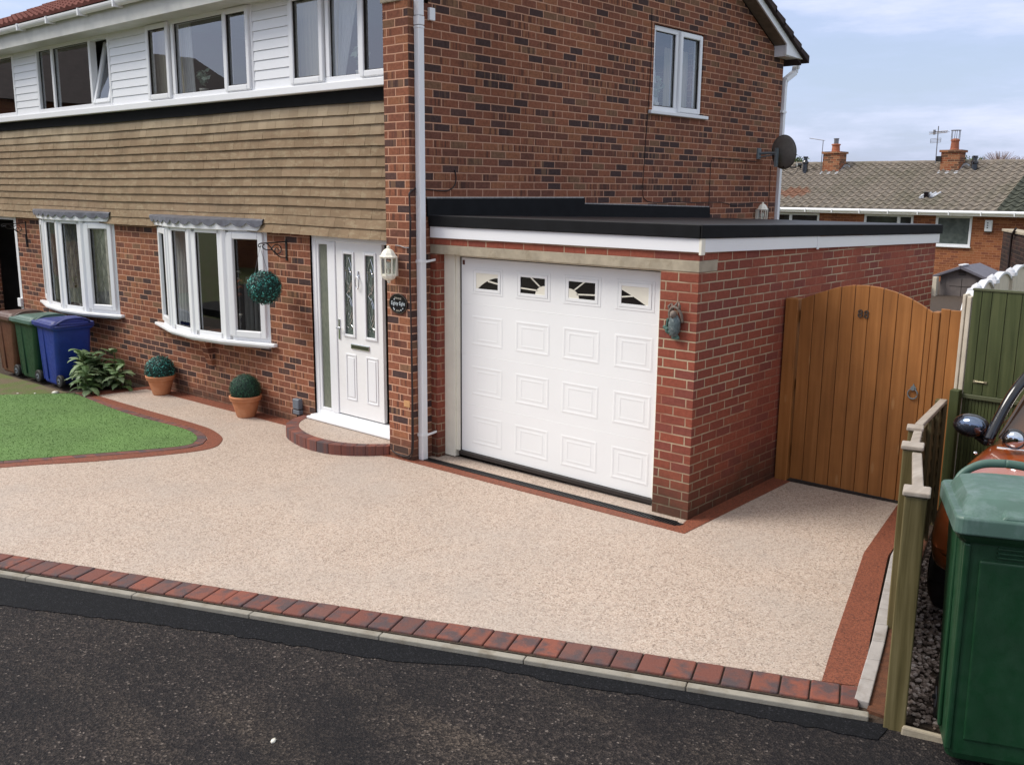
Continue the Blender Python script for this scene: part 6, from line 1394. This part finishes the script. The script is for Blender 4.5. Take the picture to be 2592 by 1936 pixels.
# trees and a bare shrub beyond the ridge
def crown(loc, rx, rz, n, ls, mat, label, seed, trunk=2.0, twig=False):
    x, y, z = loc; t = root('tree' if not twig else 'bare_shrub', (x, y, -.4), label, 'tree' if not twig else 'shrub'); rg = random.Random(seed)
    mb = MB(); mb.tube([(x, y, -.4), (x+.1, y, z-rz*.6), (x, y, z)], [.16, .12, .03], 8)
    for k in range(14 if not twig else 90):
        a = rg.uniform(0, 6.28); e = rg.uniform(.1, 1.3); mb.tube([(x, y, z-rz*.8), (x+rx*.5*math.cos(a)*math.cos(e), y+rx*.5*math.sin(a)*math.cos(e), z-rz*.2+rz*.5*math.sin(e)), (x+rx*.97*math.cos(a)*math.cos(e), y+rx*.97*math.sin(a)*math.cos(e), z-rz*.2+rz*1.15*math.sin(e))], [.05, .022, .006] if not twig else [.02, .010, .003], 4)
    mb.build('trunk', 'bark' if not twig else 'twig', t)
    mb = MB(); cl = [(rg.uniform(-1, 1), rg.uniform(-1, 1), rg.uniform(-.7, 1)) for _ in range(22)]
    for i in range(n):
        c = rg.choice(cl); q = Vector((c[0]*.62, c[1]*.62, c[2]*.62)) + Vector((rg.gauss(0, .2), rg.gauss(0, .2), rg.gauss(0, .2)))
        if q.length > 1.05: continue
        p = Vector((x+q.x*rx, y+q.y*rx, z+q.z*rz)); d = Vector((rg.uniform(-1, 1), rg.uniform(-1, 1), rg.uniform(-1, 1))).normalized(); b = d.cross(Vector((rg.uniform(-1, 1), rg.uniform(-1, 1), 1))).normalized(); l_ = ls*rg.uniform(.6, 1.3)
        if twig: mb.quad([p-d*l_, p+b*.006, p+d*l_, p-b*.006])
        else: mb.quad([p-d*l_*.5, p+b*l_*.3, p+d*l_*.5, p-b*l_*.3])
    mb.build('crown', mat, t)
def behind(x_, y_, z_, Y):   # place at distance Y on the same bearing from the viewpoint of the survey
    f = (Y+6.34)/(y_+6.34); return (3.755+(x_-3.755)*f, Y, 2.56+(z_-2.56)*f)
crown(behind(-6.08, 29.5, 3.55, 42), 1.0, .62, 1500, .10, 'twig', 'bare pinkish shrub showing over the bungalow ridge at the right', 5, twig=True)
crown(behind(-5.45, 29.5, 3.50, 43), .7, .40, 700, .10, 'twig', 'smaller bare shrub right of the pinkish one over the bungalow ridge', 6, twig=True)
crown(behind(-7.0, 29.5, 3.42, 44), .95, .62, 1600, .13, 'tree_leaf', 'green tree top just right of the right bungalow chimney', 7)
crown(behind(-13.5, 29.5, 3.48, 40), 1.0, .62, 1600, .13, 'tree_leaf', 'green tree top behind the satellite dish receiver', 8)
crown(behind(-4.9, 29.5, 3.35, 45), 1.6, .45, 1500, .12, 'tree_leaf', 'low dark tree top at the far right over the bungalow ridge', 9)

# ------------------------------------------------------------------ the neighbour's car, nose towards the road
car = root('parked_car', (2.93, .8, 0), 'orange hatchback with round black door mirrors parked behind the green bin', 'car')
CX = 2.90; HW = .86
def body_ring(y, zt, zb, hw, cr):    # half-section outline mirrored
    pts = [(-hw*.90, zb+.24), (-hw*.97, zb+.30), (-hw*1.0, zb+.42), (-hw*.985, zt-.20), (-hw*.95, zt-.07), (-hw*.80, zt-.01), (-hw*.40, zt+cr*.8), (0, zt+cr)]
    pts = pts + [(-a, b) for a, b in reversed(pts[:-1])]
    return [(CX+a, y, b) for a, b in pts]
rings = [body_ring(-1.02, .66, .28, HW*.78, .02), body_ring(-.98, .84, .22, HW*.88, .03), body_ring(-.82, .94, .20, HW*.96, .035), body_ring(-.45, 1.015, .20, HW, .045), body_ring(-.05, 1.045, .20, HW, .04), body_ring(.25, 1.06, .20, HW, .02), body_ring(1.3, 1.07, .20, HW, .0), body_ring(2.2, 1.07, .20, HW*.99, .0), body_ring(2.62, 1.0, .22, HW*.93, .0), body_ring(2.72, .75, .28, HW*.85, .0)]
mb = MB(); n = len(rings[0])
for r in rings: mb.v += r
for i in range(len(rings)-1):
    for k in range(n-1): mb.f.append((i*n+k, i*n+k+1, (i+1)*n+k+1, (i+1)*n+k))
    mb.f.append((i*n+n-1, i*n, (i+1)*n, (i+1)*n+n-1))
mb.f.append(tuple(range(n))); mb.f.append(tuple((len(rings)-1)*n+k for k in reversed(range(n))))
bd = mb.build('body', 'paint_orange', car, smooth=True, subsurf=2)
# greenhouse glass and roof
def gh(y, z, hw): return [(CX-hw, y, z), (CX+hw, y, z)]
base_ = [(CX-.755, .09, 1.04), (CX+.755, .09, 1.04), (CX+.77, 2.50, 1.05), (CX-.77, 2.50, 1.05)]; top4 = [(CX-.61, .40, 1.50), (CX+.61, .40, 1.50), (CX+.60, 2.25, 1.50), (CX-.60, 2.25, 1.50)]
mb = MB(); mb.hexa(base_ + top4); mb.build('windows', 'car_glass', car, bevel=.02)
MB().hexa([(CX-.63, .37, 1.495), (CX+.63, .37, 1.495), (CX+.61, 2.30, 1.495), (CX-.61, 2.30, 1.495), (CX-.54, .55, 1.55), (CX+.54, .55, 1.55), (CX+.52, 2.1, 1.55), (CX-.52, 2.1, 1.55)]).build('roof', 'paint_orange', car, bevel=.03, seg=3)
for sx in (-1, 1):
    m2 = MB(); m2.tube(smooth_line([(CX+sx*.785, .045, 1.03), (CX+sx*.755, .10, 1.16), (CX+sx*.70, .19, 1.34), (CX+sx*.625, .36, 1.50)], 5), .032, 8); m2.build('windscreen_pillar', 'car_black', car, smooth=True)
    m2 = MB(); m2.tube([(CX+sx*.77, 1.25, 1.04), (CX+sx*.61, 1.30, 1.50)], .03, 8); m2.tube([(CX+sx*.77, 2.40, 1.04), (CX+sx*.61, 2.25, 1.50)], .05, 8); m2.build('door_pillar', 'paint_orange', car)
    mr = MB(); mx_, my_, mz_ = CX+sx*.925, .16, 1.085
    for k in range(9):
        pass
    mr.ball((mx_, my_, mz_), .112, .075, .078, 20, 14); mro = mr.build('door_mirror', 'car_black', car, smooth=True)
    m2 = MB(); m2.tube([(mx_-sx*.04, my_+.01, mz_-.06), (mx_-sx*.10, my_, mz_-.095), (CX+sx*.79, my_-.06, 1.02)], [.030, .026, .030], 8); m2.build('mirror_arm', 'car_black', mro, smooth=True)
    m2 = MB(); m2.ball((mx_+.012, my_-.040, mz_+.010), .092, .050, .060, 20, 14); m2.build('mirror_shell', simple('dark_blue_gloss', (.16, .20, .28), .06, .05, metal=.85), mro, smooth=True)
    hl_ = MB(); hl_.ball((CX+sx*.56, -.86, .70), .105, .09, .105, 18, 12); ho = hl_.build('headlight', simple('headlamp_lens', (.35, .38, .40), .05, .05, coat=1.0), car, smooth=True)
    MB().tube([(CX+sx*.56+.11*math.cos(t), -.90-.0*t, .70+.11*math.sin(t)) for t in [i*.3142 for i in range(21)]], .010, 6, caps=False).build('headlight_ring', 'chrome', ho)
    for yy in (-.30, 2.0):
        w_ = MB(); w_.lathe([(.10, -.09), (.26, -.09), (.295, -.06), (.30, 0), (.295, .06), (.26, .09), (.10, .09)], 0, 0, 0, 28, P=lambda a, b, c: (CX+sx*.80+c, yy+a, .31+b)); wo = w_.build('wheel', 'rubber', car, smooth=False, bevel=.01)
        MB().tube([(CX+sx*.80, yy+.345*math.cos(t), .31+.345*math.sin(t)) for t in [k*math.pi/12 for k in range(13)]], .055, 8).build('arch_trim', 'rubber', car, smooth=True)
        MB().lathe([(.0, -.06), (.19, -.08), (.20, .0), (.19, .08), (.0, .06)], 0, 0, 0, 20, P=lambda a, b, c: (CX+sx*.80+c, yy+a, .31+b), caps=False).build('rim', 'galv', wo)
    MB().tube([(CX+sx*.84, .15, 1.04), (CX+sx*.845, 1.2, 1.05), (CX+sx*.84, 2.3, 1.05)], .010, 6).build('waist_trim', 'chrome', car)
MB().tube([(CX-.70, .05, 1.05), (CX, -.02, 1.09), (CX+.70, .05, 1.05)], .022, 6).build('scuttle', 'car_black', car)
MB().tube([(CX-.55, .05, 1.09), (CX-.05, .09, 1.13)], .008, 6).tube([(CX+.05, .05, 1.09), (CX+.5, .09, 1.12)], .008, 6).build('wiper', 'car_black', car)
MB().box(CX-.45, CX+.45, -1.03, -.95, .42, .58).build('grille', 'car_black', car, bevel=.02)
for bx_ in (-.76, .30): MB().ball((CX+bx_, -.30, 1.025 if bx_ < -.5 else 1.07), .014, .014, .010, 8, 6).build('washer_jet', 'chrome', car, smooth=True)

lx0 = (2.32, -.20, 1.125)  # solid ball added to stand for the door mirror's reflection
mb = MB(); mb.ball(lx0, .068, .045, .062, 20, 14); mb.tube([(2.30, -.17, 1.10), (2.24, -.06, 1.05)], .018, 8); rl = mb.build('round_mirror_reflection', 'car_black', car, smooth=True)
MB().ball((2.327, -.228, 1.128), .055, .030, .050, 18, 12).build('mirror_shell', 'mirror', rl, smooth=True)  # bright front of that built reflection
MB().tube([(2.24, -.235, 1.065), (2.43, -.20, 1.068)], .007, 6).build('bright_strip', 'chrome', rl)

# houses across the close, behind the viewpoint (they show in the window glass)
def plain_house(x0, x1, y0, y1, label, rot_gable=False):
    t = root('opposite_house', ((x0+x1)/2, (y0+y1)/2, -.5), label, 'house', 'houses across the close'); mb = MB(); mb.box(x0, x1, y0, y1, -.55, 4.9); mb.build('wall', 'tbrick', t)
    mb = MB()
    if rot_gable:
        ym = (y0+y1)/2; mb.prismP(lambda u, v, d: (x0-.3+d, u, v), [(y0-.3, 4.8), (y1+.3, 4.8), (ym, 7.1)], 0, x1-x0+.6)
    else:
        xm = (x0+x1)/2; mb.prismP(lambda u, v, d: (u, y0-.3+d, v), [(x0-.3, 4.8), (x1+.3, 4.8), (xm, 7.1)], 0, y1-y0+.6)
    mb.build('roof', 'roof_dark', t)
    mb = MB()
    for zz in (.9, 3.4): 
        mb.box(x1, x1+.04, y0+1, y0+2.6, zz, zz+1.1); mb.box(x0+1, x0+3, y1, y1+.04, zz, zz+1.1)
    mb.build('window', 'smoked', t)
plain_house(-34, -24, -13, -4, 'brick house across the close seen only as a reflection in the left windows')
plain_house(-22, -8, -34, -26, 'brick house opposite seen only as a reflection in the bow windows', True)
plain_house(-2, 12, -36, -28, 'brick house opposite the garage, never in view directly', True)
